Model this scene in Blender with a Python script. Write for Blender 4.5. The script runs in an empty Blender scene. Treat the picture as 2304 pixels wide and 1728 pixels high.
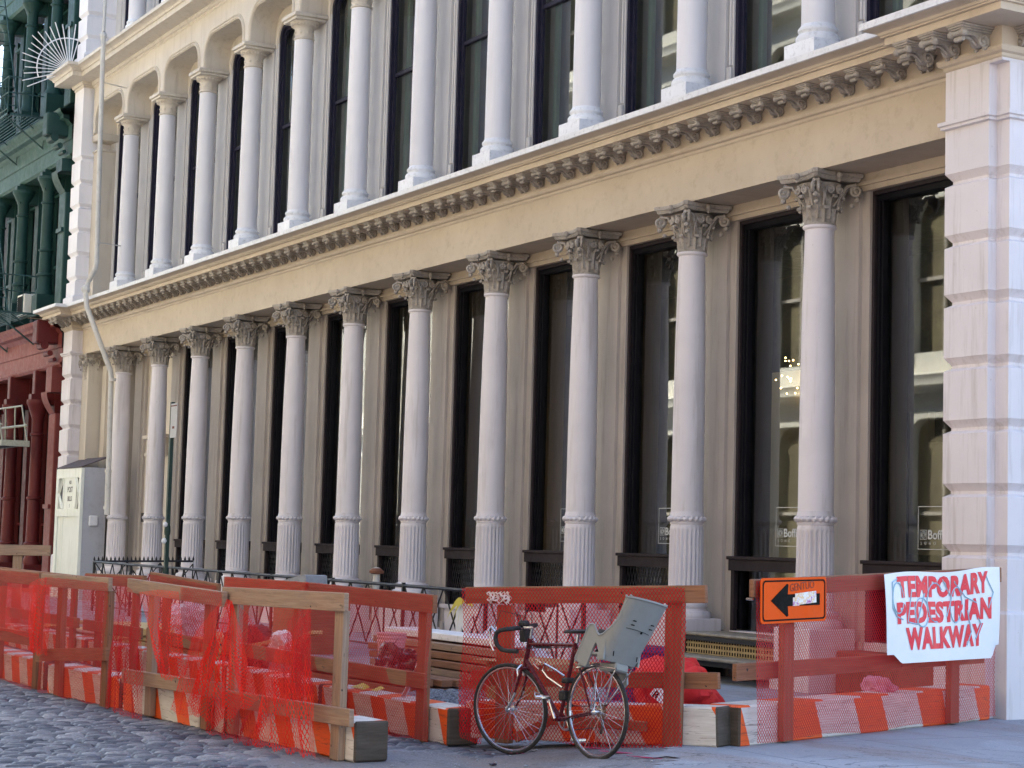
import bpy, bmesh, math, random
from math import sin, cos, pi, radians, sqrt, atan2
from mathutils import Vector, Matrix
random.seed(7)
SC = bpy.context.scene
COL = SC.collection
SP = 2.45                                   # bay spacing of the cast-iron front, metres

# ------------------------------------------------------------------ camera
cam_d = bpy.data.cameras.new("camera"); cam = bpy.data.objects.new("camera", cam_d); COL.objects.link(cam)
SC.camera = cam
cam_d.sensor_width = 36.0; cam_d.lens = 66.91; cam_d.clip_start = 0.1; cam_d.clip_end = 600
_yaw, _pit, _rol = 1.0611, 0.0846, 0.0273
_f = Vector((-sin(_yaw)*cos(_pit), cos(_yaw)*cos(_pit), sin(_pit)))
_r = Vector((cos(_yaw), sin(_yaw), 0)); _u = _r.cross(_f)
_r2 = cos(_rol)*_r + sin(_rol)*_u; _u2 = -sin(_rol)*_r + cos(_rol)*_u
cam.matrix_world = Matrix(((_r2.x, _u2.x, -_f.x, 16.427), (_r2.y, _u2.y, -_f.y, -12.999), (_r2.z, _u2.z, -_f.z, 1.63), (0, 0, 0, 1)))

# ------------------------------------------------------------------ light
SUN_EL, SUN_AZ = radians(46), radians(50)    # sun behind the row of buildings, towards -X / +Y
W = bpy.data.worlds.new("World"); SC.world = W; W.use_nodes = True
_nt = W.node_tree; _nt.nodes.clear()
_sky = _nt.nodes.new("ShaderNodeTexSky"); _sky.sky_type = 'NISHITA'; _sky.sun_disc = False
_sd = Vector((-cos(SUN_EL)*cos(SUN_AZ), cos(SUN_EL)*sin(SUN_AZ), sin(SUN_EL)))
_sky.sun_elevation = SUN_EL; _sky.sun_rotation = atan2(_sd.x, _sd.y)
_bg = _nt.nodes.new("ShaderNodeBackground"); _bg.inputs[1].default_value = 0.125
_wo = _nt.nodes.new("ShaderNodeOutputWorld")
_nt.links.new(_sky.outputs[0], _bg.inputs[0]); _nt.links.new(_bg.outputs[0], _wo.inputs[0])
_sl = bpy.data.lights.new("sun", 'SUN'); _sl.energy = 5.0; _sl.angle = radians(0.5); _sl.color = (1.0, 0.93, 0.80)
_so = bpy.data.objects.new("sun", _sl); COL.objects.link(_so); _so.rotation_euler = (-_sd).to_track_quat('-Z', 'Y').to_euler()
_so.location = (0, 0, 40)
SC.view_settings.view_transform = 'Standard'; SC.view_settings.look = 'None'; SC.view_settings.gamma = 1
SC.view_settings.exposure = 2.22
SC.cycles.max_bounces = 9; SC.cycles.diffuse_bounces = 5; SC.cycles.glossy_bounces = 4
SC.cycles.transparent_max_bounces = 24; SC.cycles.transmission_bounces = 4
SC.cycles.caustics_reflective = False; SC.cycles.caustics_refractive = False
SC.cycles.use_denoising = True
SC.render.film_transparent = False

# ------------------------------------------------------------------ materials
MATS = {}
class NT:
    def __init__(s, name):
        s.m = bpy.data.materials.new(name); s.m.use_nodes = True; s.t = s.m.node_tree; s.t.nodes.clear()
        s.out = s.n("ShaderNodeOutputMaterial"); s.p = s.n("ShaderNodeBsdfPrincipled"); s.l(s.p.outputs[0], s.out.inputs[0])
        MATS[name] = s.m
    def n(s, k, **kw):
        x = s.t.nodes.new(k)
        for a, b in kw.items(): setattr(x, a, b)
        return x
    def l(s, a, b): s.t.links.new(a, b)
    def coord(s, which='Object', scale=(1, 1, 1)):
        c = s.n("ShaderNodeTexCoord"); mp = s.n("ShaderNodeMapping"); mp.inputs['Scale'].default_value = scale
        s.l(c.outputs[which], mp.inputs[0]); return mp.outputs[0]
    def rcoord(s, scale):
        c = s.n("ShaderNodeTexCoord"); oi = s.n("ShaderNodeObjectInfo"); s.oi = oi; ad = s.n("ShaderNodeVectorMath", operation='ADD'); cb = s.n("ShaderNodeCombineXYZ")
        r37 = s.math('MULTIPLY', oi.outputs['Random'], 37.0); s.l(r37, cb.inputs[0]); s.l(r37, cb.inputs[1]); s.l(r37, cb.inputs[2])
        s.l(c.outputs['Object'], ad.inputs[0]); s.l(cb.outputs[0], ad.inputs[1]); mp = s.n("ShaderNodeMapping"); mp.inputs['Scale'].default_value = scale; s.l(ad.outputs[0], mp.inputs[0]); return mp.outputs[0]
    def noise(s, vec, scale, detail=4, rough=.55, dist=0):
        x = s.n("ShaderNodeTexNoise"); x.inputs['Scale'].default_value = scale; x.inputs['Detail'].default_value = detail
        x.inputs['Roughness'].default_value = rough; x.inputs['Distortion'].default_value = dist
        s.l(vec, x.inputs['Vector']); return x.outputs[0]
    def ramp(s, fac, stops):
        x = s.n("ShaderNodeValToRGB"); e = x.color_ramp.elements
        while len(e) < len(stops): e.new(.5)
        for i, (p, c) in enumerate(stops):
            e[i].position = p; e[i].color = (c if len(c) == 4 else (*c, 1)) if isinstance(c, tuple) else (c, c, c, 1)
        s.l(fac, x.inputs[0]); return x.outputs[0]
    def mix(s, fac, a, b, mode='MIX'):
        x = s.n("ShaderNodeMix", data_type='RGBA', blend_type=mode)
        for inp, v in ((0, fac), (6, a), (7, b)):
            if isinstance(v, (int, float)): x.inputs[inp].default_value = v if inp == 0 else (v, v, v, 1)
            elif isinstance(v, tuple): x.inputs[inp].default_value = (*v, 1) if len(v) == 3 else v
            else: s.l(v, x.inputs[inp])
        return x.outputs[2]
    def math(s, op, a, b=0.0, c=0.0):
        x = s.n("ShaderNodeMath", operation=op)
        for i, v in enumerate((a, b, c)):
            if isinstance(v, (int, float)): x.inputs[i].default_value = v
            else: s.l(v, x.inputs[i])
        return x.outputs[0]
    def bump(s, h, strength=.3, dist=.02):
        x = s.n("ShaderNodeBump"); x.inputs['Strength'].default_value = strength; x.inputs['Distance'].default_value = dist
        s.l(h, x.inputs['Height']); s.l(x.outputs[0], s.p.inputs['Normal'])
    def base(s, c): 
        if isinstance(c, tuple): s.p.inputs['Base Color'].default_value = (*c, 1)
        else: s.l(c, s.p.inputs['Base Color'])
    def rough(s, v, metal=0.0, spec=.5):
        if isinstance(v, (int, float)): s.p.inputs['Roughness'].default_value = v
        else: s.l(v, s.p.inputs['Roughness'])
        s.p.inputs['Metallic'].default_value = metal; s.p.inputs['Specular IOR Level'].default_value = spec

def painted(name, c1, c2, rough=.55, dirt=(.2, .17, .14), dirt_amt=.25, sc=1.0, speck=True, streak=False, bump=.12, metal=0, spec=.28):
    s = NT(name); o = s.rcoord((1, 1, 1))
    big = s.ramp(s.noise(o, 1.3*sc, 5, .6), [(.3, c1), (.7, c2)])
    st = s.rcoord((5, 5, .35 if streak else 5))
    d = s.ramp(s.noise(st, 1.6*sc, 6, .7), [(.52, 0.0), (.74, 1.0)])
    col = s.mix(s.math('MULTIPLY', d, dirt_amt), big, dirt)
    if speck:
        sp = s.ramp(s.noise(o, 26*sc, 2, .5), [(.74, 0.0), (.78, 1.0)])
        col = s.mix(s.math('MULTIPLY', sp, .35), col, dirt)
    col = s.mix(1.0, col, s.ramp(s.oi.outputs['Random'], [(0, .93), (1, 1.04)]), 'MULTIPLY')
    s.base(col); s.rough(s.ramp(s.noise(o, 7*sc, 3), [(.3, rough-.08), (.7, rough+.1)]), metal, spec)
    if bump: s.bump(s.noise(o, 40*sc, 4, .6), bump, .004)
    return s.m

CREAM = painted('cream_paint', (.54, .48, .41), (.61, .55, .47), dirt=(.25, .20, .15), dirt_amt=.42, streak=True)
IVORY = painted('ivory_iron_paint', (.625, .585, .605), (.69, .645, .67), dirt=(.32, .27, .23), dirt_amt=.55, streak=True)
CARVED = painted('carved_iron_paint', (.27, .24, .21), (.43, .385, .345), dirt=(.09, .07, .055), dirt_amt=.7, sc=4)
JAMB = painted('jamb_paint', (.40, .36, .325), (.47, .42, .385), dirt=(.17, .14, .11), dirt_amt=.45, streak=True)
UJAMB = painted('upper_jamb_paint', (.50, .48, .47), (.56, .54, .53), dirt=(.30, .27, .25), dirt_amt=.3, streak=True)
FRIEZE = painted('frieze_paint', (.485, .40, .31), (.575, .485, .385), dirt=(.31, .24, .17), dirt_amt=.4, sc=.8, streak=False)
LEDGE = painted('ledge_white', (.70, .70, .72), (.78, .78, .80), dirt=(.25, .24, .24), dirt_amt=.5, sc=2)
INNERFRAME = painted('inner_black_frame', (.005, .005, .008), (.009, .009, .013), rough=.6, dirt_amt=0, bump=0, speck=False, spec=.15)
FRAME = painted('dark_frame_paint', (.022, .016, .019), (.032, .024, .028), rough=.6, spec=.2, dirt=(.12, .1, .09), dirt_amt=.15, bump=.05)
NAVY = painted('navy_sash_paint', (.012, .012, .028), (.018, .017, .036), rough=.5, spec=.25, dirt_amt=.1, bump=.05)
BLACKIRON = painted('black_iron', (.012, .013, .017), (.022, .022, .028), rough=.45, dirt=(.09, .05, .03), dirt_amt=.3)
REDP = painted('oxblood_iron_paint', (.085, .009, .010), (.125, .015, .014), rough=.55, dirt=(.07, .02, .02), dirt_amt=.4, streak=True)
REDPALE = painted('faded_red_paint', (.14, .026, .022), (.19, .04, .032), rough=.6, dirt=(.2, .06, .05), dirt_amt=.4)
GREENP = painted('green_iron_paint', (.007, .034, .030), (.014, .052, .046), rough=.55, dirt=(.02, .05, .04), dirt_amt=.5, streak=True)
GREENPALE = painted('faded_green_paint', (.028, .072, .062), (.045, .10, .088), rough=.6, dirt=(.05, .1, .08), dirt_amt=.4)
GREYWALL = painted('grey_wall_paint', (.40, .40, .43), (.46, .46, .49), dirt_amt=.3)
SHEDWHITE = painted('old_white_door_paint', (.66, .68, .60), (.76, .77, .70), dirt=(.35, .33, .25), dirt_amt=.45, streak=True)
PIPE = painted('pipe_paint', (.52, .50, .47), (.60, .58, .55), dirt_amt=.35)
RUST = painted('rusty_iron', (.16, .06, .03), (.30, .13, .08), dirt=(.05, .03, .03), dirt_amt=.5, rough=.8)
ROOFING = painted('dark_tar_roof', (.06, .05, .06), (.12, .10, .11), rough=.85, sc=4)
CONC = painted('grey_concrete', (.25, .27, .31), (.33, .35, .39), rough=.85, dirt=(.12, .12, .14), dirt_amt=.5, bump=.4)
PLASTIC = painted('grey_plastic', (.225, .23, .225), (.265, .27, .265), rough=.38, dirt=(.18, .17, .15), dirt_amt=.25, sc=3, bump=.03)
WHITEPL = painted('white_plastic', (.70, .70, .72), (.78, .78, .80), rough=.35, dirt_amt=.2, sc=4, bump=.03)
DARKIN = painted('dark_interior', (.018, .018, .022), (.03, .028, .03), rough=.7, bump=0)
INTWALL = painted('interior_plaster', (.50, .47, .40), (.55, .52, .45), rough=.7, bump=0, dirt_amt=.1)
SHADE = painted('grey_blind', (.15, .145, .14), (.19, .18, .17), rough=.8, bump=0)
CURTAIN = painted('pale_green_curtain', (.26, .35, .34), (.32, .42, .40), rough=.8, bump=0)
BRICKRED = None
RUBBER = painted('black_rubber', (.012, .012, .013), (.03, .028, .03), rough=.6, sc=4)
CARDBOARD = painted('brown_cardboard', (.34, .22, .10), (.42, .29, .15), rough=.8)
PURPLE = painted('purple_plastic', (.045, .03, .13), (.07, .045, .18), rough=.45)
REDCLOTH = painted('red_cloth', (.62, .02, .03), (.72, .045, .03), rough=.6, dirt=(.3, .01, .01), dirt_amt=.4, sc=2)
ORANGE_SIGN = painted('orange_sign_paint', (.80, .085, .004), (.84, .10, .006), spec=.1, rough=.6, dirt=(.3, .06, .02), dirt_amt=.15, bump=0)
SIGNBLACK = painted('sign_black', (.004, .004, .004), (.007, .007, .007), rough=.7, spec=.08, bump=0, dirt=(.12, .10, .01), dirt_amt=.12, sc=5)
CHROME = NT('worn_chrome').m; MATS['worn_chrome'].node_tree.nodes['Principled BSDF'].inputs['Base Color'].default_value = (.62, .62, .64, 1)
MATS['worn_chrome'].node_tree.nodes['Principled BSDF'].inputs['Metallic'].default_value = 1; MATS['worn_chrome'].node_tree.nodes['Principled BSDF'].inputs['Roughness'].default_value = .25
BIKERED = painted('maroon_bike_paint', (.065, .006, .012), (.10, .009, .016), rough=.25, dirt=(.08, .02, .02), dirt_amt=.3, sc=5, bump=0)
BLACKPL = painted('black_bag_plastic', (.014, .010, .018), (.03, .02, .035), rough=.22, bump=.2)
YELLOW = painted('yellow_leaf', (.62, .52, .05), (.70, .62, .15), rough=.6)
GREENSTEEL = painted('dark_green_steel', (.015, .035, .03), (.025, .05, .04), rough=.5)
TREAD = painted('worn_iron_tread', (.20, .17, .13), (.32, .28, .22), rough=.5, dirt=(.05, .04, .03), dirt_amt=.6, sc=5)
BRASSY = painted('perforated_riser', (.33, .24, .12), (.50, .38, .20), rough=.5, dirt=(.05, .04, .03), dirt_amt=.6, sc=6)
PALECREAM = painted('pale_cream_stone', (.78, .74, .63), (.84, .80, .70), dirt=(.4, .33, .2), dirt_amt=.3)
OLIVE = painted('ochre_shade', (.13, .11, .07), (.24, .20, .11), rough=.7, dirt=(.02, .02, .02), dirt_amt=.7)

def wood(name, c1, c2, c3, weather=.3):
    s = NT(name); u = s.coord('UV', (1, 1, 1))
    g = s.noise(s.coord('UV', (1.2, 26, 1)), 2.2, 6, .65, .4)
    rings = s.ramp(g, [(.28, c1), (.52, c2), (.75, c3)])
    knots = s.ramp(s.noise(s.coord('UV', (3.2, 9, 1)), 2.4, 2, .5), [(.70, 0.0), (.76, 1.0)])
    col = s.mix(s.math('MULTIPLY', knots, .7), rings, (.05, .03, .02))
    w = s.ramp(s.noise(s.coord('UV', (1.0, 4, 1)), 2.5, 6, .7), [(.45, 0.0), (.75, 1.0)])
    col = s.mix(s.math('MULTIPLY', w, weather), col, (.15, .13, .12))
    nails = s.ramp(s.noise(u, 21, 1, .4), [(.755, 0.0), (.765, 1.0)])
    col = s.mix(nails, col, (.03, .02, .02))
    s.base(col); s.rough(.75); s.bump(g, .35, .006); return s.m
WOODN = wood('new_orange_lumber', (.15, .06, .028), (.25, .105, .05), (.34, .16, .08), .22)
WOODW = wood('weathered_lumber', (.23, .14, .09), (.31, .20, .135), (.39, .275, .20), .55)
WOODY = wood('yellow_plank', (.46, .30, .12), (.58, .40, .18), (.66, .49, .25), .12)
WOODEND = wood('dark_timber_end', (.038, .027, .018), (.062, .044, .03), (.09, .065, .045), .35)

def striped(name, per, slant, duty, off):
    s = NT(name); c = s.n("ShaderNodeTexCoord"); sep = s.n("ShaderNodeSeparateXYZ"); s.l(c.outputs['UV'], sep.inputs[0])
    wob = s.noise(s.coord('UV'), 5, 3)
    t = s.math('ADD', s.math('ADD', sep.outputs[0], s.math('MULTIPLY', sep.outputs[1], slant)), s.math('MULTIPLY', wob, .035))
    f = s.math('FRACT', s.math('ADD', s.math('DIVIDE', t, per), off))
    m = s.math('LESS_THAN', f, duty)
    white = s.ramp(s.noise(s.coord('UV', (1, 5, 1)), 2.3, 5, .6), [(.35, (.70, .68, .64)), (.75, (.50, .46, .42))])
    orange = s.ramp(s.noise(s.coord('UV', (1, 4, 1)), 3.1, 4, .6), [(.3, (.84, .115, .006)), (.75, (.70, .08, .006))])
    col = s.mix(m, white, orange)
    g = s.ramp(s.noise(s.coord('UV', (1.1, 14, 1)), 3.4, 6, .75), [(.60, 0.0), (.68, 1.0)])
    col = s.mix(s.math('MULTIPLY', g, .8), col, (.20, .14, .10))
    crack = s.ramp(s.noise(s.coord('UV', (.5, 9, 1)), 2.2, 3, .5, .6), [(.493, 0.0), (.50, 1.0), (.507, 0.0)])
    col = s.mix(s.math('MULTIPLY', crack, .85), col, (.05, .03, .03))
    s.base(col); s.rough(.6); s.bump(s.noise(s.coord('UV', (1, 16, 1)), 4, 5, .7), .4, .006); return s.m
STR = [striped('striped_timber_paint_%s' % n, p, sl, d, o) for n, p, sl, d, o in
       (('wide', 1.035, .42, .43, .275), ('angled', .74, .6, .42, .657), ('narrow', .64, .48, .43, .58), ('upright', .6, .35, .5, .55))]

def netting(name, cell, width, c1, c2, open_=0.0):
    s = NT(name); c = s.n("ShaderNodeTexCoord"); sep = s.n("ShaderNodeSeparateXYZ"); s.l(c.outputs['UV'], sep.inputs[0])
    u = s.math('DIVIDE', sep.outputs[0], cell); v = s.math('DIVIDE', sep.outputs[1], cell*1.25)
    a = s.math('ABSOLUTE', s.math('SUBTRACT', s.math('FRACT', s.math('ADD', u, v)), .5))
    b = s.math('ABSOLUTE', s.math('SUBTRACT', s.math('FRACT', s.math('SUBTRACT', u, v)), .5))
    m = s.math('MINIMUM', s.math('ADD', s.math('LESS_THAN', a, width/2), s.math('LESS_THAN', b, width/2)), 1.0)
    col = s.ramp(s.noise(s.coord('UV'), 3.0, 3), [(.3, c1), (.7, c2)])
    s.base(col); s.rough(.5, spec=.2)
    tr = s.n("ShaderNodeBsdfTranslucent"); s.l(col, tr.inputs[0])
    mx = s.n("ShaderNodeMixShader"); mx.inputs[0].default_value = .35; s.l(s.p.outputs[0], mx.inputs[1]); s.l(tr.outputs[0], mx.inputs[2])
    tp = s.n("ShaderNodeBsdfTransparent"); m2 = s.n("ShaderNodeMixShader")
    s.l(m, m2.inputs[0]); s.l(tp.outputs[0], m2.inputs[1]); s.l(mx.outputs[0], m2.inputs[2]); s.l(m2.outputs[0], s.out.inputs[0])
    return s.m
NETF = netting('red_safety_netting', .032, .235, (.50, .008, .018), (.62, .014, .026))
NETD = netting('bright_red_netting', .032, .23, (.82, .016, .015), (.90, .035, .02))

def glassy(name, tint, rough=.02, fac=1.0, ior=1.5):
    s = NT(name); g = s.n("ShaderNodeBsdfGlossy"); g.inputs['Roughness'].default_value = rough; g.inputs['Color'].default_value = (.90, .96, 1, 1)
    t = s.n("ShaderNodeBsdfTransparent"); t.inputs[0].default_value = (*tint, 1)
    fr = s.n("ShaderNodeFresnel"); fr.inputs[0].default_value = ior
    wv = s.n("ShaderNodeBump"); wv.inputs['Strength'].default_value = .25; wv.inputs['Distance'].default_value = .0035
    s.l(s.noise(s.coord('Object'), .9, 1, .4), wv.inputs['Height']); s.l(wv.outputs[0], g.inputs['Normal'])
    m = s.n("ShaderNodeMixShader"); s.l(s.math('MINIMUM', s.math('MULTIPLY', fr.outputs[0], fac), 1.0), m.inputs[0]); s.l(t.outputs[0], m.inputs[1]); s.l(g.outputs[0], m.inputs[2]); s.l(m.outputs[0], s.out.inputs[0])
    return s.m
GLASS = glassy('shop_window_glass', (.80, .84, .82), fac=2.6)
UGLASS = glassy('sash_glass', (.80, .86, .84), fac=1.8)

def emis(name, c, st):
    s = NT(name); s.base(c); s.p.inputs['Emission Color'].default_value = (*c, 1); s.p.inputs['Emission Strength'].default_value = st; return s.m
WARMLAMP = emis('warm_lamp_glow', (1.0, .62, .22), 6.0)

# ------------------------------------------------------------------ mesh helpers
class MB:
    def __init__(s): s.v = []; s.f = []; s.uv = []; s.mi = []
    def add(s, vs, fs, uvs=None, mi=0, M=None):
        o = len(s.v)
        s.v += [tuple(M @ Vector(p)) if M else tuple(p) for p in vs]
        for i, f in enumerate(fs):
            s.f.append([o+k for k in f]); s.mi.append(mi if isinstance(mi, int) else mi[i])
            s.uv.append(uvs[i] if uvs else [(vs[k][0]+vs[k][1], vs[k][2]) for k in f])
        return s
    def box(s, lo, hi, mi=0, M=None, bev=0.0, endmi=None, uvo=None):
        """axis-aligned box with UVs running along its longest side; chamfered when bev > 0"""
        x0, y0, z0 = lo; x1, y1, z1 = hi; d = (x1-x0, y1-y0, z1-z0); L = max(range(3), key=lambda i: d[i])
        off = uvo if uvo is not None else (random.random()*7 if L != 9 else 0)
        bm = bmesh.new()
        bmesh.ops.create_cube(bm, size=1)
        for v in bm.verts: v.co = Vector(((x0+x1)/2+v.co.x*d[0], (y0+y1)/2+v.co.y*d[1], (z0+z1)/2+v.co.z*d[2]))
        if bev: bmesh.ops.bevel(bm, geom=list(bm.edges), offset=bev, segments=1, affect='EDGES')
        bm.normal_update()
        vs = [tuple(v.co) for v in bm.verts]; fs = []; uvs = []; mis = []
        for f in bm.faces:
            n = f.normal; ax = max(range(3), key=lambda i: abs(n[i]))
            fs.append([v.index for v in f.verts])
            if ax == L: a, b = [(1, 2), (0, 2), (0, 1)][L]; mis.append(endmi if endmi is not None else mi)
            else: a = L; b = 3-L-ax; mis.append(mi)
            uvs.append([(v.co[a]-lo[a]+off, v.co[b]-lo[b]+(ax*1.37 if uvo is None else 0)) for v in f.verts])
        bm.free(); return s.add(vs, fs, uvs, mis, M)
    def tube(s, pts, r, n=8, mi=0, cap=True, M=None, closed=False):
        pts = [Vector(p) for p in pts]; N = len(pts); rr = r if isinstance(r, (list, tuple)) else [r]*N
        vs = []; up = None
        for i, p in enumerate(pts):
            if closed: t = (pts[(i+1) % N]-pts[i-1])
            else: t = (pts[min(i+1, N-1)]-pts[max(i-1, 0)])
            t = t.normalized() if t.length > 1e-9 else Vector((0, 0, 1))
            if up is None: up = Vector((0, 0, 1)) if abs(t.z) < .9 else Vector((1, 0, 0))
            a = t.cross(up); 
            if a.length < 1e-6: a = t.orthogonal()
            a.normalize(); b = a.cross(t).normalized(); up = b
            for k in range(n): vs.append(tuple(p + rr[i]*(cos(2*pi*k/n)*a + sin(2*pi*k/n)*b)))
        fs = []; rows = N if closed else N-1
        for i in range(rows):
            for k in range(n):
                j = (i+1) % N; fs.append([i*n+k, i*n+(k+1) % n, j*n+(k+1) % n, j*n+k])
        if cap and not closed: fs += [list(range(n))[::-1], [(N-1)*n+k for k in range(n)]]
        return s.add(vs, fs, None, mi, M)
    def lathe(s, prof, n=24, mi=0, M=None, rf=None, cap=True):
        vs = []
        for i, (r, z) in enumerate(prof):
            for k in range(n):
                a = 2*pi*k/n; q = r*(rf(a, z, i) if rf else 1); vs.append((q*cos(a), q*sin(a), z))
        fs = [[i*n+k, i*n+(k+1) % n, (i+1)*n+(k+1) % n, (i+1)*n+k] for i in range(len(prof)-1) for k in range(n)]
        if cap: fs += [list(range(n))[::-1], [(len(prof)-1)*n+k for k in range(n)]]
        return s.add(vs, fs, None, mi, M)
    def prism(s, poly, y0, y1, mi=0, M=None):
        """polygon in XZ extruded along Y"""
        n = len(poly); vs = [(x, y0, z) for x, z in poly]+[(x, y1, z) for x, z in poly]
        fs = [list(range(n)), [n+k for k in range(n)][::-1]]+[[(k+1) % n, k, n+k, n+(k+1) % n] for k in range(n)]
        return s.add(vs, fs, None, mi, M)
    def ball(s, c, r, n=8, mi=0, M=None, sq=(1, 1, 1)):
        m = max(4, n//2+1); vs = []; 
        for i in range(1, m):
            t = pi*i/m
            for k in range(n): a = 2*pi*k/n; vs.append((c[0]+r*sq[0]*sin(t)*cos(a), c[1]+r*sq[1]*sin(t)*sin(a), c[2]+r*sq[2]*cos(t)))
        vs += [(c[0], c[1], c[2]+r*sq[2]), (c[0], c[1], c[2]-r*sq[2])]; T = len(vs)-2
        fs = [[i*n+k, (i+1)*n+k, (i+1)*n+(k+1) % n, i*n+(k+1) % n] for i in range(m-2) for k in range(n)]
        fs += [[T, k, (k+1) % n] for k in range(n)]+[[T+1, (m-2)*n+(k+1) % n, (m-2)*n+k] for k in range(n)]
        return s.add(vs, fs, None, mi, M)
    def sweep(s, path, prof, mi=0, closed_prof=False):
        """profile [(outward, z)] along a plan path; outward is to the right of travel; mitred corners"""
        N = len(path); nr = []
        for i in range(N-1):
            dx, dy = path[i+1][0]-path[i][0], path[i+1][1]-path[i][1]; L = sqrt(dx*dx+dy*dy); nr.append((dy/L, -dx/L))
        vs = []
        for i in range(N):
            if i == 0: m = nr[0]; k = 1
            elif i == N-1: m = nr[-1]; k = 1
            else:
                a, b = nr[i-1], nr[i]; m = (a[0]+b[0], a[1]+b[1]); q = m[0]*m[0]+m[1]*m[1]; k = 2/q
            for o, z in prof: vs.append((path[i][0]+m[0]*k*o, path[i][1]+m[1]*k*o, z))
        P = len(prof); fs = [[i*P+j, (i+1)*P+j, (i+1)*P+j+1, i*P+j+1] for i in range(N-1) for j in range(P-1)]
        return s.add(vs, fs, None, mi)
    def grid(s, fn, nu, nv, mi=0, M=None, uvf=None):
        vs = [fn(i/nu, j/nv) for j in range(nv+1) for i in range(nu+1)]; fs = []; uvs = []
        for j in range(nv):
            for i in range(nu):
                fs.append([j*(nu+1)+i, j*(nu+1)+i+1, (j+1)*(nu+1)+i+1, (j+1)*(nu+1)+i])
                uvs.append([(uvf(a/nu, b/nv) if uvf else (a/nu, b/nv)) for a, b in ((i, j), (i+1, j), (i+1, j+1), (i, j+1))])
        return s.add(vs, fs, uvs, mi, M)
    def mesh(s, name, mats, smooth=35):
        me = bpy.data.meshes.new(name); me.from_pydata(s.v, [], s.f)
        for m in (mats if isinstance(mats, (list, tuple)) else [mats]): me.materials.append(m)
        ul = me.uv_layers.new(name="UVMap"); k = 0; fl = []
        for u in s.uv:
            for p in u: fl += [p[0], p[1]]
        ul.data.foreach_set("uv", fl); me.polygons.foreach_set("material_index", s.mi)
        me.validate(); me.update()
        if smooth:
            me.polygons.foreach_set("use_smooth", [True]*len(me.polygons)); me.set_sharp_from_angle(angle=radians(smooth))
        return me
    def obj(s, name, mats, parent=None, smooth=35):
        return link(bpy.data.objects.new(name, s.mesh(name, mats, smooth)), parent)

def link(o, parent=None):
    COL.objects.link(o)
    if parent: o.parent = parent
    return o
def tag(o, label=None, cat=None, group=None, kind=None):
    for k, v in (('label', label), ('category', cat), ('group', group), ('kind', kind)):
        if v: o[k] = v
    return o
def thing(name, label, cat, loc=(0, 0, 0), rz=0.0, group=None):
    o = bpy.data.objects.new(name, None); o.empty_display_size = .2; link(o); o.location = loc; o.rotation_euler = (0, 0, rz)
    return tag(o, label, cat, group)
def inst(name, me, parent, loc=(0, 0, 0), rz=0.0, sc=(1, 1, 1)):
    o = bpy.data.objects.new(name, me); link(o, parent); o.location = loc; o.rotation_euler = (0, 0, rz); o.scale = sc; return o
def copytree(r, loc, rz, label=None, group=None):
    kids = {}
    for o in bpy.data.objects:
        if o.parent: kids.setdefault(o.parent.name, []).append(o)
    def cp(o, par):
        c = o.copy(); COL.objects.link(c)
        if par: c.parent = par
        for k in kids.get(o.name, []): cp(k, c)
        return c
    c = cp(r, None); c.location = loc; c.rotation_euler = (0, 0, rz)
    if label: c['label'] = label
    if group: c['group'] = group
    return c
def ss(t, a, b):
    t = min(1, max(0, (t-a)/(b-a))); return t*t*(3-2*t)
def gz(x, y):
    """height of the street / ramp / sidewalk surface"""
    r = ss(.5*x+.8*y, -3.1, -1.4)
    if x < 2.2: r = max(r if x > 0 else 0, ss(y, -3.75, -3.65))
    return .16*r
def text_mb(txt, size, depth=.002, bold=0.0, cond=1.0, space=1.0):
    """lettering as mesh data in XZ plane, facing -Y, origin bottom-left; returns (verts, faces, width)"""
    cu = bpy.data.curves.new('txt', 'FONT'); cu.body = txt; cu.size = size; cu.extrude = depth/2; cu.offset = bold; cu.space_character = space; cu.resolution_u = 3
    if depth == 0: cu.fill_mode = 'FRONT'
    o = bpy.data.objects.new('txt', cu); COL.objects.link(o)
    dg = bpy.context.evaluated_depsgraph_get(); me = bpy.data.meshes.new_from_object(o.evaluated_get(dg))
    vs = [(v.co.x*cond, -v.co.z, v.co.y) for v in me.vertices]; fs = [list(p.vertices) for p in me.polygons]
    w = max([v[0] for v in vs] or [0]); COL.objects.unlink(o); bpy.data.objects.remove(o); bpy.data.meshes.remove(me); bpy.data.curves.remove(cu)
    return vs, fs, w
# ================================================================== the cast-iron building
Z0 = .16
BLD = thing('cast_iron_building', 'long cream and grey cast-iron commercial building with a row of Corinthian columns', 'building', (0, 0, 0))

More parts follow.
